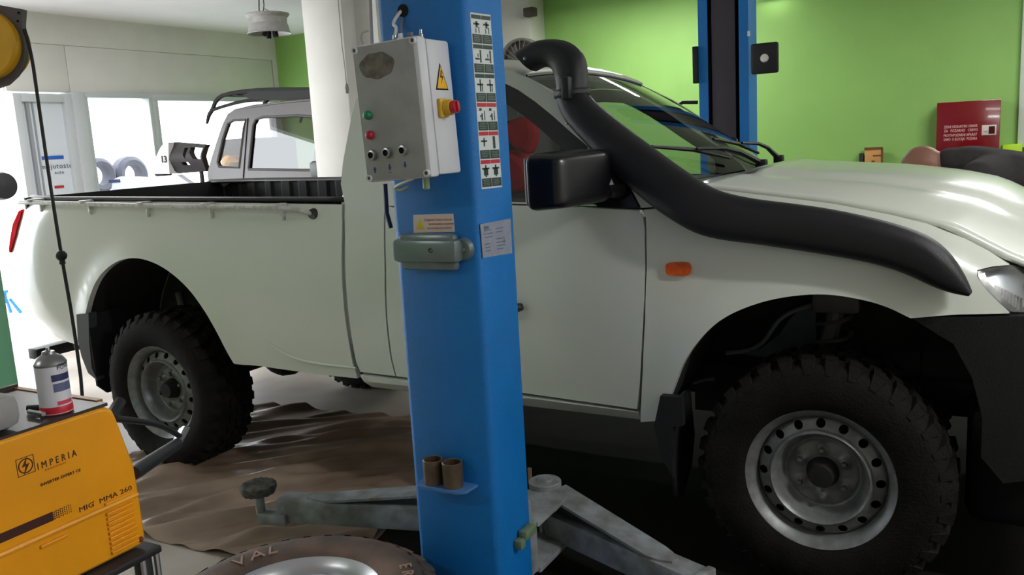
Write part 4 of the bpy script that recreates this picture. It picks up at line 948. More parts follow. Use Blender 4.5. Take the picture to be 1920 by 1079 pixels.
# spray can
ztt = ztop+.006
cpos = pz(107, 772, ztt)
can = thing('spray_can', 'white and red spray can standing on top of the welding machine', 'spray can', cpos)
rc = .0265; CANW = mat('can_white_label', (214, 214, 222), .35)
hcan = .108
obj('can_body', MB().lathe([(0, 0), (rc, 0), (rc+.0007, .002), (rc, .004), (rc, hcan-.02), (0, hcan-.02)], cpos, 'z', 32), CANW, can)
obj('can_base', MB().lathe([(rc+.0003, .0), (rc+.0006, .003), (rc+.0006, .014), (rc+.0003, .0145)], cpos, 'z', 32), mat('can_red', (198, 36, 52), .35), can)
obj('can_shoulder', MB().lathe([(rc, hcan-.022), (rc+.001, hcan-.018), (rc, hcan-.016), (rc*.8, hcan-.008), (rc*.42, hcan-.002), (rc*.38, hcan+.003), (.004, hcan+.004), (.003, hcan+.01), (0, hcan+.01)], cpos, 'z', 32), mat('can_metal', (150, 150, 154), .3, .8), can)
def canband(a0, a1, z0, z1, m, name='can_label'):
    mb = MB(); n = 12; vs = []
    for i in range(n+1):
        a = a0+(a1-a0)*i/n
        for z in (z0, z1): vs.append(cpos+Vector(((rc+.0006)*math.cos(a), (rc+.0006)*math.sin(a), z)))
    mb.add(vs, [(2*i, 2*i+2, 2*i+3, 2*i+1) for i in range(n)]); return obj(name, mb, m, can)
ang0 = math.atan2(CAM.y-cpos.y, CAM.x-cpos.x)
canband(ang0-.05, ang0+1.3, .060, .072, mat('can_navy', (44, 50, 96), .4)); canband(ang0-.0, ang0+1.3, .041, .056, mat('can_blue_grey', (96, 102, 140), .4)); canband(ang0+.1, ang0+1.2, .017, .024, mat('can_pink', (206, 70, 90), .4))
for (s_t, zz, sz) in (('POWER', .080, .010), ('', .0, .01)):
    if s_t:
        tm = text_mb(s_t, sz, Matrix.Identity(4), .0002); obj('lettering', MB().add([cpos+Vector(((rc+.0008)*math.cos(ang0+.35+p.x/rc), (rc+.0008)*math.sin(ang0+.35+p.x/rc), zz+p.y)) for p in tm.v], tm.f), MATS['can_navy'], can)
# grey canister on the tray
gp = pz(8, 800, ztt); gp = Vector((1.93, -1.83, ztt))
gj = thing('plastic_tub', 'grey plastic tub with cream top on the welding machine at left edge', 'tub', gp)
gl = [pz(52, 800, ztt), pz(0, 822, ztt)]
e1 = pz(50, 800, ztt); tubm = MB().box((e1.x-.14, e1.y-.12, ztt), (e1.x-.0, e1.y, ztt+.062), ch=.02)
obj('tub_body', tubm, mat('grey_tub_plastic', (150, 150, 150), .5, noise=.25, scale=18), gj)
obj('tub_lid', MB().lathe([(0, .078), (.03, .076), (.04, .066), (.042, .055), (0, .055)], (e1.x-.07, e1.y-.07, ztt), 'z', 24), mat('cream_wax', (214, 206, 160), .5), gj)
# tools on tray
for k, (u0, v0, u1, v1, r, m_, lab) in enumerate(((52, 766, 84, 764, .006, 'dark_screw', 'dark rod lying on the tray behind the can'), (54, 772, 82, 777, .004, 'bare_steel', 'thin bright steel rod lying beside the can'))):
    a = pz(u0, v0, ztt+.006); b = pz(u1, v1, ztt+.006); o = obj('tool_rod', MB().tube([a, b], r, 10), MATS[m_]); tag(o, lab, 'tool')
# green gas cylinder
gc = pd(-48, 700, 2.3)
GCY = mat('green_cylinder_paint', (122, 190, 146), .45, noise=.1, scale=5)
gx0 = pd(12, 660, 2.3); gcx = gx0-RX*.115
g_ = thing('gas_cylinder', 'pale green gas cylinder standing at left edge behind the welder', 'gas cylinder', (gcx.x, gcx.y, 0))
obj('cylinder_body', MB().lathe([(0, 0), (.105, 0), (.114, .01), (.114, 1.38), (.105, 1.43), (.07, 1.48), (.035, 1.5), (.035, 1.52), (0, 1.52)], (gcx.x, gcx.y, 0), 'z', 40), GCY, g_)
obj('cylinder_valve', MB().lathe([(0, .06), (.02, .06), (.025, .03), (.015, 0)], (gcx.x, gcx.y, 1.51), 'z', 16).tube([(gcx.x, gcx.y, 1.54), (gcx.x-.04, gcx.y, 1.54)], .01, 8), mat('brass', (170, 130, 60), .4, .8), g_)
# ================================================================= HOSE REEL
RD_ = 3.3
rc_ = pd(-24, 84, RD_); k_ = RD_/F
reel = thing('hose_reel', 'yellow round hose reel in grey bracket hanging at top left', 'hose reel', rc_)
ex_ = Vector((RX.x, RX.y, 0)).normalized(); ny = ex_.cross(Vector((0, 0, 1))); 
if (CAM-rc_).dot(ny) < 0: ny = -ny
def RP_(a, b, d=0): return rc_+ex_*a+Vector((0, 0, 1))*b+ny*d
R_ = 64*k_
def circ3(r, d): return [RP_(r*math.cos(2*PI*i/48), r*math.sin(2*PI*i/48), d) for i in range(48)]
mb = MB(); c0, c1, c2 = circ3(R_*.94, .045), circ3(R_, .035), circ3(R_, -.07); mb.add(c0+c1+c2, [tuple(range(48))]+[(i, (i+1) % 48, 48+(i+1) % 48, 48+i) for i in range(48)]+[(48+i, 48+(i+1) % 48, 96+(i+1) % 48, 96+i) for i in range(48)]+[tuple(range(143, 95, -1))])
obj('reel_drum', mb, mat('reel_yellow', (226, 168, 26), .5, noise=.15, scale=8), reel)
fr = [(-.2, .125), (-.02, .115), (.075*1, .11), (.155, .098), (.142, .05), (.14, -.03), (.125, -.075), (.10, -.11), (.04, -.148), (-.03, -.165), (-.2, -.15)]
fr = [((u_+24)*k_, (84-v_)*k_) for u_, v_ in ((-110, 12), (-30, 8), (0, 12), (52, 24), (46, 52), (45, 95), (41, 115), (33, 128), (20, 143), (0, 158), (-30, 166), (-110, 150))]
obj('reel_bracket', MB().prism(fr, lambda a, b: RP_(a, b, .0), lambda a, b: RP_(a, b, -.03)), mat('bracket_grey', (92, 84, 84), .6), reel)
for u_, v_ in ((44, 30), (40, 45)):
    p = RP_((u_+24)*k_, (84-v_)*k_, .001); obj('bracket_hole', MB().tube([p, p+ny*.002], .005, 10), VDARK, reel)
obj('ceiling_hanger', MB().box((rc_.x-.03, rc_.y-.03, rc_.z+.13), (rc_.x+.03, rc_.y+.03, HC), ch=.004), MATS['bracket_grey'], reel)
HB = mat('black_hose', (24, 24, 26), .5)
pa0 = pd(47, 58, RD_); base_ = pd(100, 400, RD_)
hpts = [pd(46, 55, RD_), pd(52, 75, RD_), pd(63, 130, RD_)]
bx_ = pd(115, 480, RD_); hz = lambda z: Vector((bx_.x, bx_.y, z))
hpts = [pd(46, 55, RD_), pd(53, 78, RD_), pd(61, 115, RD_), pd(68, 165, RD_), pd(90, 320, RD_), pd(115, 480, RD_), pd(138, 610, RD_), pd(156, 742, RD_), pd(150, 770, RD_)]
obj('hose', MB().tube(hpts, .0066, 10, smooth=1), HB, reel)
obj('stop_ball', MB().lathe([(0, .021), (.012, .018), (.02, .008), (.021, 0), (.018, -.01), (.010, -.018), (.012, -.03), (.008, -.034), (0, -.034)], bx_, 'z', 20), HB, reel)
# ================================================================= HANGING STEEL RIM LAMP
rl = pd(503, 45, 8.1)
lamp = thing('rim_pendant', 'old steel wheel rim hung from the ceiling by wires', 'pendant', rl)
lp = [(.17, .085), (.2, .09), (.203, .08), (.185, .06), (.175, .055), (.172, .0), (.18, -.012), (.185, -.03), (.19, -.07), (.203, -.085), (.198, -.09), (.18, -.075), (.165, -.03), (.16, .03), (.17, .085)]
obj('rim_barrel', MB().lathe(lp, rl, 'z', 40), mat('pale_steel_rim', (186, 182, 180), .4, .2, noise=.15, scale=20), lamp)
obj('rim_disc', MB().lathe([(.165, -.03), (.1, -.045), (.04, -.05), (0, -.05)], rl, 'z', 30), VDARK, lamp)
obj('lamp_holder', MB().tube([rl+Vector((0, 0, -.05)), rl+Vector((-.01, 0, -.13))], .022, 10).tube([rl+Vector((.07, 0, -.05)), rl+Vector((.08, 0, -.125))], .026, 10).tube([rl+Vector((-.02, -.02, -.06)), rl+Vector((-.05, -.02, -.1))], .02, 10), VDARK, lamp)
tz = HC
obj('hanging_wire', MB().tube([rl+Vector((-.09, 0, .08)), rl+Vector((-.1, 0, .12)), (rl.x-.08, rl.y, tz)], .006, 6, smooth=1).tube([rl+Vector((-.09, 0, .08)), rl+Vector((-.03, 0, .14)), (rl.x-.03, rl.y, tz)], .005, 6, smooth=1).tube([rl+Vector((.1, 0, .085)), rl+Vector((-.03, 0, .14))], .003, 6), mat('wire_grey', (90, 86, 90), .5), lamp)
# wall plug hanging on pillar
p = py(650, 165, 2.28); pg = thing('hanging_plug', 'small grey plug hanging on thin cord by white pillar', 'plug', p)
obj('plug_body', MB().lathe([(0, -.04), (.014, -.035), (.016, .0), (.008, .03), (0, .03)], p, 'z', 12), mat('plug_grey', (140, 138, 140), .4), pg)
obj('plug_cord', MB().tube([p+Vector((0, 0, .02)), p+Vector((-.0, 0, .12)), p+Vector((-.01, 0, .3)), p+Vector((-.01, 0, 1.0))], .003, 6), mat('cord_grey', (130, 124, 124), .5), pg)
# ================================================================= FAR WALL ITEMS
fa, fb = py(1757, 194, 5.82), py(1877, 187, 5.82)
fc = thing('fire_hose_cabinet', 'dark red fire hose cabinet with white lettering on green wall', 'fire cabinet', ((fa.x+fb.x)/2, 5.9, fa.z-.6))
REDM = mat('cabinet_red', (118, 8, 18), .22, coat=.6)
obj('cabinet_body', MB().box((fa.x+.005, 5.84, fa.z-.6), (fb.x, 5.998, fa.z), ch=.006), REDM, fc)
dr = obj('cabinet_door', MB().box((fa.x, 5.818, fa.z-.6), (fb.x, 5.838, fa.z+.003), ch=.004), REDM, fc)
WT = mat('cabinet_lettering', (214, 160, 158), .5)
for k, (u_, v_, s_) in enumerate(((1770, 241, 'ZIDNI HIDRANTSKI ORMAR'), (1770, 248.5, 'ZA   POZARNO   CREVO'), (1769, 257, 'PROTIVPOZARNI APARAT'), (1769, 264.5, 'SAMO  U SLUCAJU  POZARA'))):
    a = py(u_, v_, 5.816); b = py(u_+63, v_-2, 5.816); t = text_mb(s_, .03, Matrix.Identity(4), .0005, 0, 1, .0006); w0 = max(p.x for p in t.v)
    M_ = frame((a.x, 5.816, a.z), (1, 0, 0), (0, 0, 1)) @ Matrix.Diagonal(((b.x-a.x)/w0, 1.05, 1, 1)); obj('lettering', MB().add([M_ @ p for p in t.v], t.f), WT, dr)
a = py(1841, 235, 5.812); b = py(1868, 253, 5.812)
obj('lock_frame', MB().box((a.x, 5.808, b.z), (b.x, 5.818, a.z), ch=.003), mat('pale_metal', (206, 190, 186), .5), dr)
obj('lock_window', MB().box((a.x+(b.x-a.x)*.48, 5.806, b.z+.012), (b.x-.012, 5.809, a.z-.012)), mat('dark_red_glass', (70, 18, 20), .2), dr)
obj('key_knob', MB().lathe([(0, -.006), (.012, -.004), (.014, 0)], (a.x+(b.x-a.x)*.3, 5.806, (a.z+b.z)/2), 'y', 12), MATS['pale_metal'], dr)
# lime box
a = py(1879, 271, 5.9); 
gb = thing('lime_box', 'lime green case with black knob below the red cabinet', 'case', (a.x+.13, 5.9, a.z-.25))
obj('case_body', MB().box((a.x, 5.84, a.z-.25), (a.x+.15, 5.995, a.z), ch=.01), mat('lime_plastic', (170, 210, 20), .5), gb)
obj('case_knob', MB().lathe([(0, -.02), (.02, -.015), (.02, 0)], (a.x+.08, 5.84, a.z-.07), 'y', 12), VDARK, gb)
obj('case_strap', MB().box((a.x+.15, 5.86, a.z-.25), (a.x+.19, 5.995, a.z-.03), ch=.006), mat('strap_dark_green', (40, 66, 30), .6), gb)
# white conduit near right corner
a = py(1915, 200, 5.95); pp = obj('wall_conduit', MB().box((a.x-.02, 5.93, .9), (a.x+.05, 5.998, HC), ch=.01), mat('conduit_white', (196, 206, 190), .5)); tag(pp, 'pale vertical conduit on far wall at right edge', 'conduit')
# wooden board
a, b = py(1622, 281, 5.95), py(1654, 279, 5.95)
wb_ = thing('wooden_sign', 'small tan wooden sign board leaning against green wall beyond hood', 'sign', ((a.x+b.x)/2, 5.95, a.z-.3))
WOOD = mat('tan_wood', (206, 148, 84), .6, noise=.2, scale=8)
sg = obj('sign_board', MB().box((a.x, 5.93, a.z-.3), (b.x, 5.96, a.z+.01), ch=.004), WOOD, wb_)
BRN = mat('brown_mark', (110, 70, 36), .6)
obj('sign_frame', MB().box((a.x-.004, 5.924, a.z), (b.x+.004, 5.962, a.z+.02)).box((b.x-.004, 5.924, a.z-.3), (b.x+.008, 5.962, a.z+.01)), BRN, wb_)
obj('sign_mark', MB().box((a.x+.06, 5.926, a.z-.2), (a.x+.085, 5.93, a.z-.1)).box((a.x+.07, 5.926, a.z-.06), (a.x+.14, 5.93, a.z-.05)), BRN, wb_)
obj('side_block', MB().box((a.x-.05, 5.93, a.z-.3), (a.x-.01, 5.99, a.z-.03), ch=.01), mat('block_dark', (26, 30, 30), .6), wb_)
# wall lamp
wlp = py(1450, -4, 5.9)
wlm = thing('wall_lamp', 'glowing white wall lamp at the top of the far green wall', 'lamp', (wlp.x, 5.95, wlp.z))
obj('lamp_tube', MB().box((wlp.x-.12, 5.90, wlp.z+.02), (wlp.x+.12, 5.94, wlp.z+.05), ch=.01), mat('lamp_glow', (255, 255, 250), .5, emit=25), wlm)
obj('lamp_housing', MB().box((wlp.x-.13, 5.93, wlp.z+.01), (wlp.x+.13, 5.998, wlp.z+.07), ch=.01), MATS['white_cap'], wlm)
# dark bracket on the pier, round grey disc behind cab
a, b = py(985, 16, 5.62), py(1005, 30, 5.62)
o = obj('junction_block', MB().box((a.x, 5.56, b.z), (b.x, 5.66, a.z), ch=.01), mat('brown_block', (60, 52, 40), .7)); tag(o, 'small dark brown box high on the white pier', 'box')
dc = py(978, 118, 5.45)
fan = thing('wall_fan', 'round grey wall fan seen above the cab roof behind snorkel', 'fan', dc)
L = MB().lathe([(.22, -.02), (.235, -.03), (.25, -.02), (.25, .06), (.235, .07), (.22, .06), (.22, -.02)], dc, 'y', 40); obj('fan_ring', L, mat('fan_grey', (120, 116, 110), .5), fan)
m = MB()
for k in range(24): a_ = 2*PI*k/24; m.tube([dc+Vector((.05*math.cos(a_), -.03, .05*math.sin(a_))), dc+Vector((.235*math.cos(a_), -.02, .235*math.sin(a_)))], .003, 5)
gd = obj('fan_guard', m, MATS['fan_grey'], fan, kind='stuff')
obj('fan_back', MB().lathe([(0, .05), (.22, .05)], dc, 'y', 30), mat('fan_dark', (110, 104, 96), .7), fan)
for k in range(3):
    a_ = 2*PI*k/3+.4; m = MB().grid(lambda u, v: dc+Vector(((.03+.17*u)*math.cos(a_+(v-.5)*1.3), .01+.03*(v-.5), (.03+.17*u)*math.sin(a_+(v-.5)*1.3))), 5, 5); obj('fan_blade', m, MATS['bracket_grey'], fan, solid=.004)
obj('fan_motor', MB().lathe([(0, -.04), (.04, -.035), (.045, .05)], dc, 'y', 20).tube([dc+Vector((0, .05, 0)), Vector((dc.x, 5.66, dc.z))], .03, 10), MATS['bracket_grey'], fan)
# ================================================================= SILVER 4x4
YJ = 3.2
jeep = thing('off_road_vehicle', 'silver off-roader with black roof rack parked behind the white truck bed', 'car', (-1.5, 4.0, 0))
SIL = mat('silver_grey_paint', (92, 89, 89), .4, .2, noise=.08, scale=5)
def PJ(L): return [(py(u, v, YJ).x, py(u, v, YJ).z) for u, v in L]
def fJ(x, z): return Vector((x, YJ+.12*max(0, z-1.2)+.02*(z-1)**2, z))
body = PJ([(386, 326), (390, 300), (398, 262), (405, 232), (412, 214), (424, 205), (460, 196), (500, 192), (560, 187)])
body = body+[(-1.15, 1.93), (-.95, 1.86), (-.45, 1.32), (.3, 1.22), (.42, 1.1), (.42, .62), (-3.05, .62), (-3.05, 1.2)]
qwin = PJ([(407, 313), (403, 305), (408, 262), (415, 232), (424, 226), (448, 225), (446, 240), (445, 315)])
dwin = PJ([(463, 318), (463, 235), (466, 226), (480, 220), (545, 216), (556, 222)])
dwin = PJ([(463, 318), (463, 235), (467, 224), (480, 220), (545, 217)])+[(-1.2, 1.72), (-.82, 1.34), (-.82, 1.28)]
mbj = panel_mb(body, fJ, [qwin, dwin], step=.07, skirt=.04)
obj('body_side', mbj, SIL, jeep, recalc=False); obj('body_side', mbj.mirrored(YJ+.78), SIL, jeep, recalc=False)
JG = glass('jeep_glass', (.21, .195, .195), .12)
panel('side_window', dwin, lambda x, z: fJ(x, z)+Vector((0, .015, 0)), JG, jeep, step=.1, skirt=0, mirror=YJ+.78)
panel('side_window', qwin, lambda x, z: fJ(x, z)+Vector((0, .015, 0)), glass('jeep_clear_glass', (.97, .97, .97), .03), jeep, step=.1, skirt=0, mirror=YJ+.78)
seal = MB().tube([fJ(*p) for p in dwin+[dwin[0]]], .012, 6).tube([fJ(*p) for p in qwin+[qwin[0]]], .012, 6); obj('window_seal', seal, mat('seal_grey', (66, 62, 62), .6), jeep)
x0, z0 = PJ([(455, 330)])[0]; x1, z1 = PJ([(452, 222)])[0]
obj('door_gap', MB().tube([fJ(x0, .75)+Vector((0, -.003, 0)), fJ(x0, z0)+Vector((0, -.003, 0)), fJ(x1, z1)+Vector((0, -.003, 0))], .006, 6), VDARK, jeep)
obj('roof', MB().grid(lambda u, v: Vector((-2.72+1.6*u, YJ+.1+1.36*v, 1.88+.05*math.sin(PI*v)+.05*math.sin(PI*u*.8+.4))), 10, 10), SIL, jeep, solid=.02)
obj('engine_cover', MB().grid(lambda u, v: Vector((-.45+.85*u, YJ+.03+1.5*v, 1.26+.05*math.sin(PI*v)-.08*u)), 8, 8), SIL, jeep, solid=.02)
obj('front_panel', MB().box((.38, YJ+.05, .6), (.44, YJ+1.5, 1.2), ch=.02), SIL, jeep)
obj('rear_panel', MB().box((-3.08, YJ+.03, .62), (-3.02, YJ+1.52, 1.22), ch=.02), SIL, jeep)
obj('windscreen', MB().add([Vector((-1.12, YJ+.14, 1.88)), Vector((-1.12, YJ+1.42, 1.88)), Vector((-.5, YJ+1.5, 1.3)), Vector((-.5, YJ+.06, 1.3))], [(0, 1, 2, 3)]), JG, jeep)
obj('a_pillar', MB().tube([(-1.12, YJ+.1, 1.87), (-.5, YJ+.04, 1.3)], .03, 8), mat('brown_grey_trim', (100, 90, 88), .6), jeep)
obj('door_mirror', MB().box((-1.66+.0, YJ-.16, 1.26), (-1.42, YJ-.05, 1.40), ch=.03), mat('mirror_dark_grey', (70, 76, 74), .4), jeep)
a = PJ([(552, 322)])[0]; 
obj('interior_wall', MB().box((-2.6, YJ+.5, .9), (-1.4, YJ+1.3, 1.32), ch=.05), mat('jeep_interior', (74, 66, 64), .7), jeep)
sa = py(418, 262, YJ+.5); sb_ = py(452, 262, YJ+.5); obj('rear_seat', MB().box((sa.x, YJ+.42, .9), (sb_.x+.1, YJ+1.2, sa.z), ch=.05), MATS['jeep_interior'], jeep)
obj('underbody', MB().box((-3.0, YJ+.1, .45), (.3, YJ+1.45, .64)), DARK, jeep)
for wx_ in (-2.45, -.15):
    for wy_, fl_ in ((YJ-.03, False), (YJ+1.59, True)):
        s = wheel.me['t']; Rj = Matrix.Rotation(PI if fl_ else 0, 4, 'Z')
        mp = {}
        for key in ('t', 'r'):
            s = wheel.me[key]; c = s.copy(); COL.objects.link(c); c.parent = jeep; c.location = Vector((wx_, wy_, .385))-jeep.location; c.rotation_euler = Rj.to_euler(); mp[s] = c
# roof rack
RK = mat('rack_black', (18, 17, 17), .7)
rz = 1.95
rk = MB()
ra = [py(u, v, YJ+.15) for u, v in ((388, 232), (392, 215), (398, 207), (405, 188), (420, 177), (470, 170), (520, 168), (585, 168))]
for dy in (.0, .65, 1.3):
    rk.tube([p+Vector((0, dy, 0)) for p in ra], [.012]+[.02]*7, 8, smooth=1)
rb = [py(u, v, YJ+.15) for u, v in ((395, 208), (420, 199), (455, 190), (500, 184), (585, 184))]
for dy in (0, 1.3): rk.tube([p+Vector((0, dy, 0)) for p in rb], .016, 8, smooth=1)
obj('rack_frame', rk, RK, jeep)
for i in range(9):
    x = ra[4].x+(ra[7].x-ra[4].x)*i/8; zz = ra[5].z-.01*i/8
    obj('rack_slat', MB().box((x-.035, YJ+.15, zz-.03), (x+.035, YJ+1.45, zz-.01), ch=.004), RK, jeep)
obj('rack_side_panel', MB().prism([(py(u, v, YJ+.13).x, py(u, v, YJ+.13).z) for u, v in ((470, 171), (585, 169), (600, 188), (500, 188), (470, 186), (455, 180))], lambda a, b: Vector((a, YJ+.13, b)), lambda a, b: Vector((a, YJ+.15, b))), RK, jeep)
# yellow bag seen through quarter window
yb = Vector((-2.75, YJ+.35, 1.35)); py_ = py(436, 300, YJ+.3)
bm_ = bmesh.new(); bmesh.ops.create_icosphere(bm_, subdivisions=2, radius=1); yb_ = MB()
rr = random.Random(2); yb_.add([py_+Vector((q.co.x*.12*rr.uniform(.8, 1.1), q.co.y*.1, q.co.z*.07*rr.uniform(.7, 1.2)-.02)) for q in bm_.verts], [[q.index for q in f.verts] for f in bm_.faces]); bm_.free()
yo = obj('plastic_bag', yb_, mat('bag_yellow', (226, 172, 44), .6, col2=(196, 120, 50), scale=9), flat=True); tag(yo, 'crumpled yellow bag seen through rear side window of silver off-roader', 'bag')
# detached bumper piece behind
bpz = thing('bumper_piece', 'black and white bumper part propped behind the silver off-roader', 'car part', py(330, 325, 3.3))
BPK = mat('bumper_dark', (44, 38, 38), .6)
def PB(L): return [(py(u, v, 3.3).x, py(u, v, 3.3).z) for u, v in L]
o1 = PB([(313, 270), (322, 267), (383, 272), (382, 322), (330, 326), (323, 320), (312, 300)]); h1 = PB([(345, 277), (352, 278), (352, 298), (347, 292)]); h2 = PB([(356, 276), (380, 278), (380, 300), (366, 298), (358, 286)]); h3 = PB([(343, 304), (355, 304), (357, 310), (344, 310)])
obj('bumper_shell', panel_mb(o1, lambda a, b: Vector((a, 3.3+.03*math.sin(b*20), b)), [h1, h2, h3], step=.04, skirt=.06), BPK, bpz)
o2 = PB([(292, 318), (296, 300), (305, 280), (313, 268), (322, 267), (322, 300), (324, 326), (292, 326)])
obj('bumper_cap', MB().prism(o2, lambda a, b: Vector((a, 3.26, b)), lambda a, b: Vector((a, 3.4, b))), mat('cap_white', (226, 222, 220), .4), bpz)
obj('number_mark', text_mb('13', .09, frame(py(302, 305, 3.255), (1, 0, 0), (0, 0, 1)), .002, 0, 1, .003), BPK, bpz)
obj('bumper_foot', MB().box((o2[0][0]-.0, 3.27, o2[0][1]-.07), (o2[0][0]+.13, 3.4, o2[0][1]), ch=.02), BPK, bpz)
obj('prop_stand', MB().tube([(o1[3][0]-.1, 3.36, 0), (o1[3][0]-.1, 3.36, o1[3][1])], .02, 8).tube([(o2[0][0]+.1, 3.36, 0), (o2[0][0]+.1, 3.36, o2[0][1])], .02, 8).box((o2[0][0], 3.3, 0), (o1[3][0], 3.42, .03)), BPK, bpz)
# white tonneau part below
wt = PB([(248, 356), (252, 334), (262, 329), (310, 330), (370, 325), (400, 345), (400, 360)])
o = thing('loose_panel', 'pale blue-white body panel lying between truck bed and silver off-roader', 'car part', (wt[0][0]+.3, 3.1, 0))
obj('panel_sheet', MB().prism(wt, lambda a, b: Vector((a, 3.05, b)), lambda a, b: Vector((a, 3.12, b))), mat('pale_panel', (206, 210, 222), .35), o)
obj('panel_trestle', MB().tube([(wt[0][0]+.1, 3.085, 0), (wt[0][0]+.1, 3.085, wt[0][1])], .03, 8).tube([(wt[5][0]-.1, 3.085, 0), (wt[5][0]-.1, 3.085, wt[5][1]-.05)], .03, 8), DARK, o)
obj('panel_cap', MB().box((wt[0][0]-.0, 3.04, wt[1][1]-.03), (wt[0][0]+.16, 3.05, wt[1][1]+.0)), mat('navy_strip', (40, 50, 90), .5), o)
# jack stand (blue) at far left on the floor
js = pz(14, 590, 0); j = thing('jack_stand', 'blue axle stand on the bright floor at left edge', 'jack stand', js)
JBL = mat('stand_blue', (30, 120, 190), .5)
for sx, sy in ((-1, -1), (1, -1), (1, 1), (-1, 1)):
    obj('leg', MB().tube([js+Vector((.03*sx, .03*sy, .16)), js+Vector((.09*sx, .09*sy, 0))], [.014, .018], 4), JBL, j)
obj('stand_post', MB().cyl(js+Vector((0, 0, .12)), js+Vector((0, 0, .23)), .022, 12).box((js.x-.045, js.y-.022, .225), (js.x+.045, js.y+.022, .255), ch=.008), JBL, j)
# black round mirror at left edge
p = px(2, 349, -3.2)
o = thing('round_mirror', 'black rounded car mirror on a pole at far left edge', 'mirror', (p.x, p.y, 0))
obj('mirror_body', MB().lathe([(0, -.06), (.08, -.05), (.11, 0), (.10, .05), (0, .06)], p, 'x', 24), BLACKP, o)
obj('mirror_pole', MB().tube([p+Vector((0, -.08, 0)), p+Vector((0, -.6, -.05)), Vector((p.x, p.y-.6, 0))], .02, 8), BLACKP, o)
# tyres piled outside
OT = mat('faded_tyre', (78, 78, 88), .8)
for k, (y_, z_, r, lab) in enumerate(((4.2, .28, .3, 'bottom left faded tyre of the pile outside the window'), (4.82, .28, .3, 'bottom middle faded tyre of the pile outside the window'), (5.44, .28, .3, 'bottom right faded tyre of the pile outside the window'), (4.51, .80, .3, 'middle row left faded tyre of the outside pile'), (5.13, .80, .3, 'middle row right faded tyre of the outside pile'), (4.46, 1.33, .22, 'upper left faded tyre of the outside pile'), (4.93, 1.31, .24, 'upper right faded tyre of the outside pile'))):
    o = obj('tyre', MB().lathe([(r*.55, -.08), (r*.8, -.1), (r, -.06), (r, .06), (r*.8, .1), (r*.55, .08), (r*.55, -.08)], (0, 0, 0), 'x', 24), OT, loc=(-6.4, y_, z_))
    tag(o, lab, 'tyre', 'tyres piled outside the window')
# ================================================================= RED CLOTH IN CAB
rcm = MB(); 
cz = [py(u, v, .35) for u, v in ((966, 222), (990, 228), (998, 250), (994, 285), (985, 296), (960, 290))]
o = thing('red_jacket', 'red jacket hanging inside the truck cab seen through side window', 'jacket', (1.75, .45, .9))
SHT = mat('red_cloth', (190, 24, 36), .8, noise=.3, scale=12)
def jk(pts, y, yb_): return MB().prism([(py(u, v, y).x, py(u, v, y).z) for u, v in pts], lambda a, b: Vector((a, y, b)), lambda a, b: Vector((a, yb_, b)))
obj('jacket_hood', jk(smooth_poly([(950, 225), (975, 218), (994, 226), (1000, 250), (994, 280), (984, 292), (955, 275), (940, 250)], 2), .34, .42), SHT, o, bevel=.02)
obj('jacket_body', jk(smooth_poly([(900, 290), (950, 280), (975, 300), (990, 320), (990, 350), (975, 365), (900, 362)], 2), .34, .5), SHT, o, bevel=.02)
# ================================================================= MAN
man = thing('person', 'bald person in dark grey t-shirt bending over the far side of engine hood', 'person', (3.95, 2.1, 0))
SKIN = mat('skin', (150, 104, 84), .5, noise=.15, scale=14); SHIRT = mat('charcoal_tshirt', (52, 48, 50), .9, noise=.15, scale=30, bump=.3, bscale=200); JEANS = mat('dark_work_trousers', (34, 38, 50), .9)
def caps(mb, pts, rads, sc=(1, 1, 1)):
    mb.tube(pts, rads, 14, smooth=2); 
    for p, r in ((pts[0], rads[0]), (pts[-1], rads[-1])):
        mb.lathe([(0, -r), (r*.5, -r*.87), (r*.87, -r*.5), (r, 0), (r*.87, r*.5), (r*.5, r*.87), (0, r)], p, 'z', 12)
def ell(mb, c, rx, ry, rz, M=None):
    b = bmesh.new(); bmesh.ops.create_icosphere(b, subdivisions=3, radius=1); b.verts.index_update()
    mb.add([Vector(c)+((M.to_3x3() if M else Matrix.Identity(3)) @ Vector((q.co.x*rx, q.co.y*ry, q.co.z*rz))) for q in b.verts], [[q.index for q in f.verts] for f in b.faces]); b.free()
hc_ = py(1737, 313, 2.0); HT = Matrix.Rotation(math.radians(-118), 4, 'Y')      # head: local z = crown direction
hd = MB(); 
T = HT.to_3x3()                               # local +z crown, +x face
# crown towards -x, face towards -z
T = Matrix(((0, 0, -.93), (0, 1, 0), (-1, 0, -.1))).to_3x3(); T = Matrix(((-.25, 0, -.97), (0, 1, 0), (-.97, 0, .25)))
def HL_(x, y, z): return hc_+T @ Vector((x, y, z))
ell(hd, HL_(0, 0, .02), .098, .078, .098, T.to_4x4()); ell(hd, HL_(.02, 0, -.05), .075, .062, .085, T.to_4x4()); ell(hd, HL_(.045, 0, -.095), .04, .035, .03, T.to_4x4())
hd.tube([HL_(.08, 0, .01), HL_(.112, 0, -.035), HL_(.09, 0, -.045)], [.012, .017, .014], 8)
for sy in (-1, 1):
    ell(hd, HL_(-.005, .08*sy, -.015), .02, .01, .032, T.to_4x4()); ell(hd, HL_(.083, .03*sy, .022), .014, .025, .009, T.to_4x4())
ell(hd, HL_(.088, 0, -.075), .012, .026, .008, T.to_4x4())
nk0 = HL_(-.03, 0, -.06); nk1 = Vector((3.31, 2.01, 1.245)); ch = Vector((3.45, 2.04, 1.19)); hip = Vector((3.98, 2.12, 1.0))
caps(hd, [nk0, nk1], [.058, .066]); caps(hd, [nk1, ch, Vector((3.72, 2.09, 1.11)), hip], [.06, .12, .13, .13])
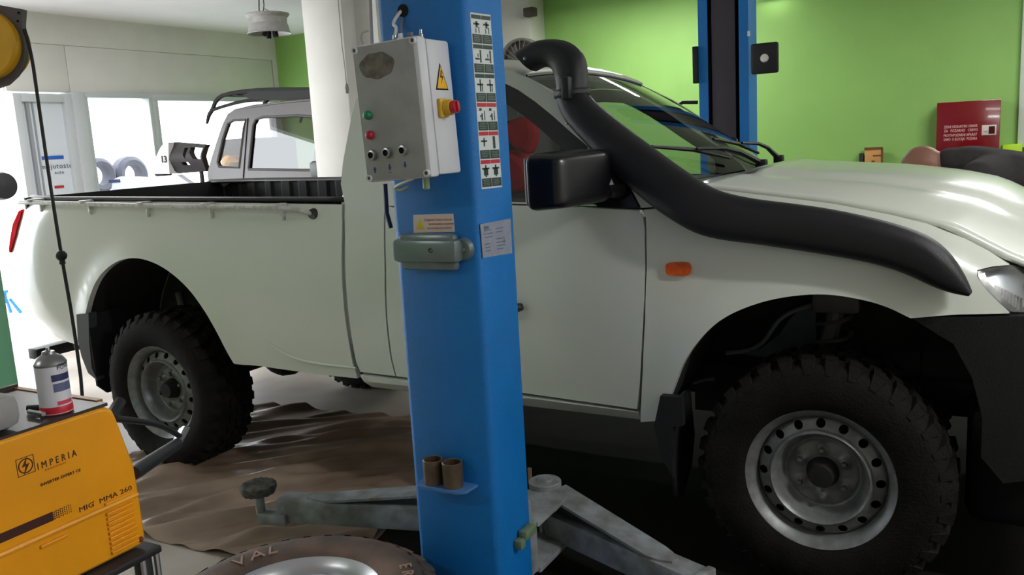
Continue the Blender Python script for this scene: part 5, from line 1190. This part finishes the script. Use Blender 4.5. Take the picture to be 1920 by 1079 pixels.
for sy in (-1, 1):
    sh_ = ch+Vector((-.04, .17*sy, .0)); el_ = sh_+Vector((-.12, .06*sy, -.25)); wr = el_+Vector((-.12, -.10*sy, -.0)); hnd = wr+Vector((-.07, -.02*sy, -.01))
    caps(hd, [ch+Vector((0, .06*sy, 0)), sh_], [.09, .075]); caps(hd, [sh_, el_], [.055, .042]); caps(hd, [el_, wr], [.042, .028])
    caps(hd, [wr, hnd], [.03, .038])
    for f_ in range(4): caps(hd, [hnd+Vector((-.02, (.012*(f_-1.5)), -.0)), hnd+Vector((-.06, .014*(f_-1.5), -.012)), hnd+Vector((-.085-(.006 if f_ in (1, 2) else 0), .014*(f_-1.5), -.035))], [.011, .0095, .008])
    caps(hd, [wr+Vector((-.02, -.03*sy, 0)), hnd+Vector((-.03, -.055*sy, -.02))], [.012, .009])
    h0 = hip+Vector((0, .09*sy, -.02)); kn_ = Vector((4.0, 2.12+.13*sy, .52)); an_ = Vector((4.08, 2.12+.14*sy, .09))
    caps(hd, [h0, kn_], [.105, .07]); caps(hd, [kn_, an_], [.068, .045]); caps(hd, [an_+Vector((.03, 0, -.045)), an_+Vector((-.15, 0, -.055))], [.04, .034])
bd = obj('body', hd, SKIN, man); rm = bd.modifiers.new('rm', 'REMESH'); rm.mode = 'VOXEL'; rm.voxel_size = .009; rm.use_smooth_shade = True; sm_ = bd.modifiers.new('sm', 'SMOOTH'); sm_.iterations = 4; sm_.factor = .6
sm = MB(); caps(sm, [Vector((3.285, 2.0, 1.265)), Vector((3.36, 2.02, 1.243)), Vector((3.5, 2.05, 1.175)), Vector((3.72, 2.09, 1.115)), hip+Vector((-.02, 0, .02))], [.072, .108, .145, .155, .15])
for sy in (-1, 1):
    sh_ = ch+Vector((-.04, .17*sy, .0)); caps(sm, [ch+Vector((.02, .04*sy, .0)), sh_+Vector((0, 0, -.0))], [.12, .09]); caps(sm, [sh_, sh_+Vector((-.06, .03*sy, -.13))], [.085, .075])
so_ = obj('t_shirt', sm, SHIRT, man); rm = so_.modifiers.new('rm', 'REMESH'); rm.mode = 'VOXEL'; rm.voxel_size = .012; rm.use_smooth_shade = True; k = so_.modifiers.new('sm', 'SMOOTH'); k.iterations = 5; k.factor = .6
tm_ = MB(); caps(tm_, [hip+Vector((-.06, 0, .02)), hip], [.155, .16])
for sy in (-1, 1):
    h0 = hip+Vector((0, .09*sy, -.02)); kn_ = Vector((4.0, 2.12+.13*sy, .52)); an_ = Vector((4.08, 2.12+.14*sy, .1))
    caps(tm_, [h0, kn_], [.125, .088]); caps(tm_, [kn_, an_], [.086, .07]); 
to_ = obj('trousers', tm_, JEANS, man); rm = to_.modifiers.new('rm', 'REMESH'); rm.mode = 'VOXEL'; rm.voxel_size = .015; rm.use_smooth_shade = True
for sy in (-1, 1):
    an_ = Vector((4.08, 2.12+.14*sy, 0)); obj('shoe', MB().box((an_.x-.2, an_.y-.05, .0), (an_.x+.08, an_.y+.05, .09), ch=.03), VDARK, man)
# ================================================================= ADDED CEILING FILL LAMPS, OUT OF VIEW
for k, (tx, ty, pw) in enumerate(FILL_LAMPS):
    t = thing('ceiling_lamp', 'fluorescent ceiling lamp overhead '+('above the camera side by the bumper', 'beyond the front bumper', 'behind the camera by the truck bed', 'between far lift post and white pillar', 'near the far green wall by the fire cabinet', 'over the silver off-roader')[k], 'lamp', (tx, ty, HC-.03), 'fluorescent ceiling lamps')
    obj('lamp_body', MB().box((tx-.62, ty-.07, HC-.07), (tx+.62, ty+.07, HC-.001), ch=.01), MATS['white_cap'], t)
    obj('tube', MB().tube([(tx-.6, ty, HC-.085), (tx+.6, ty, HC-.085)], .013, 10), mat('tube_glow', (250, 255, 250), .5, emit=6), t)
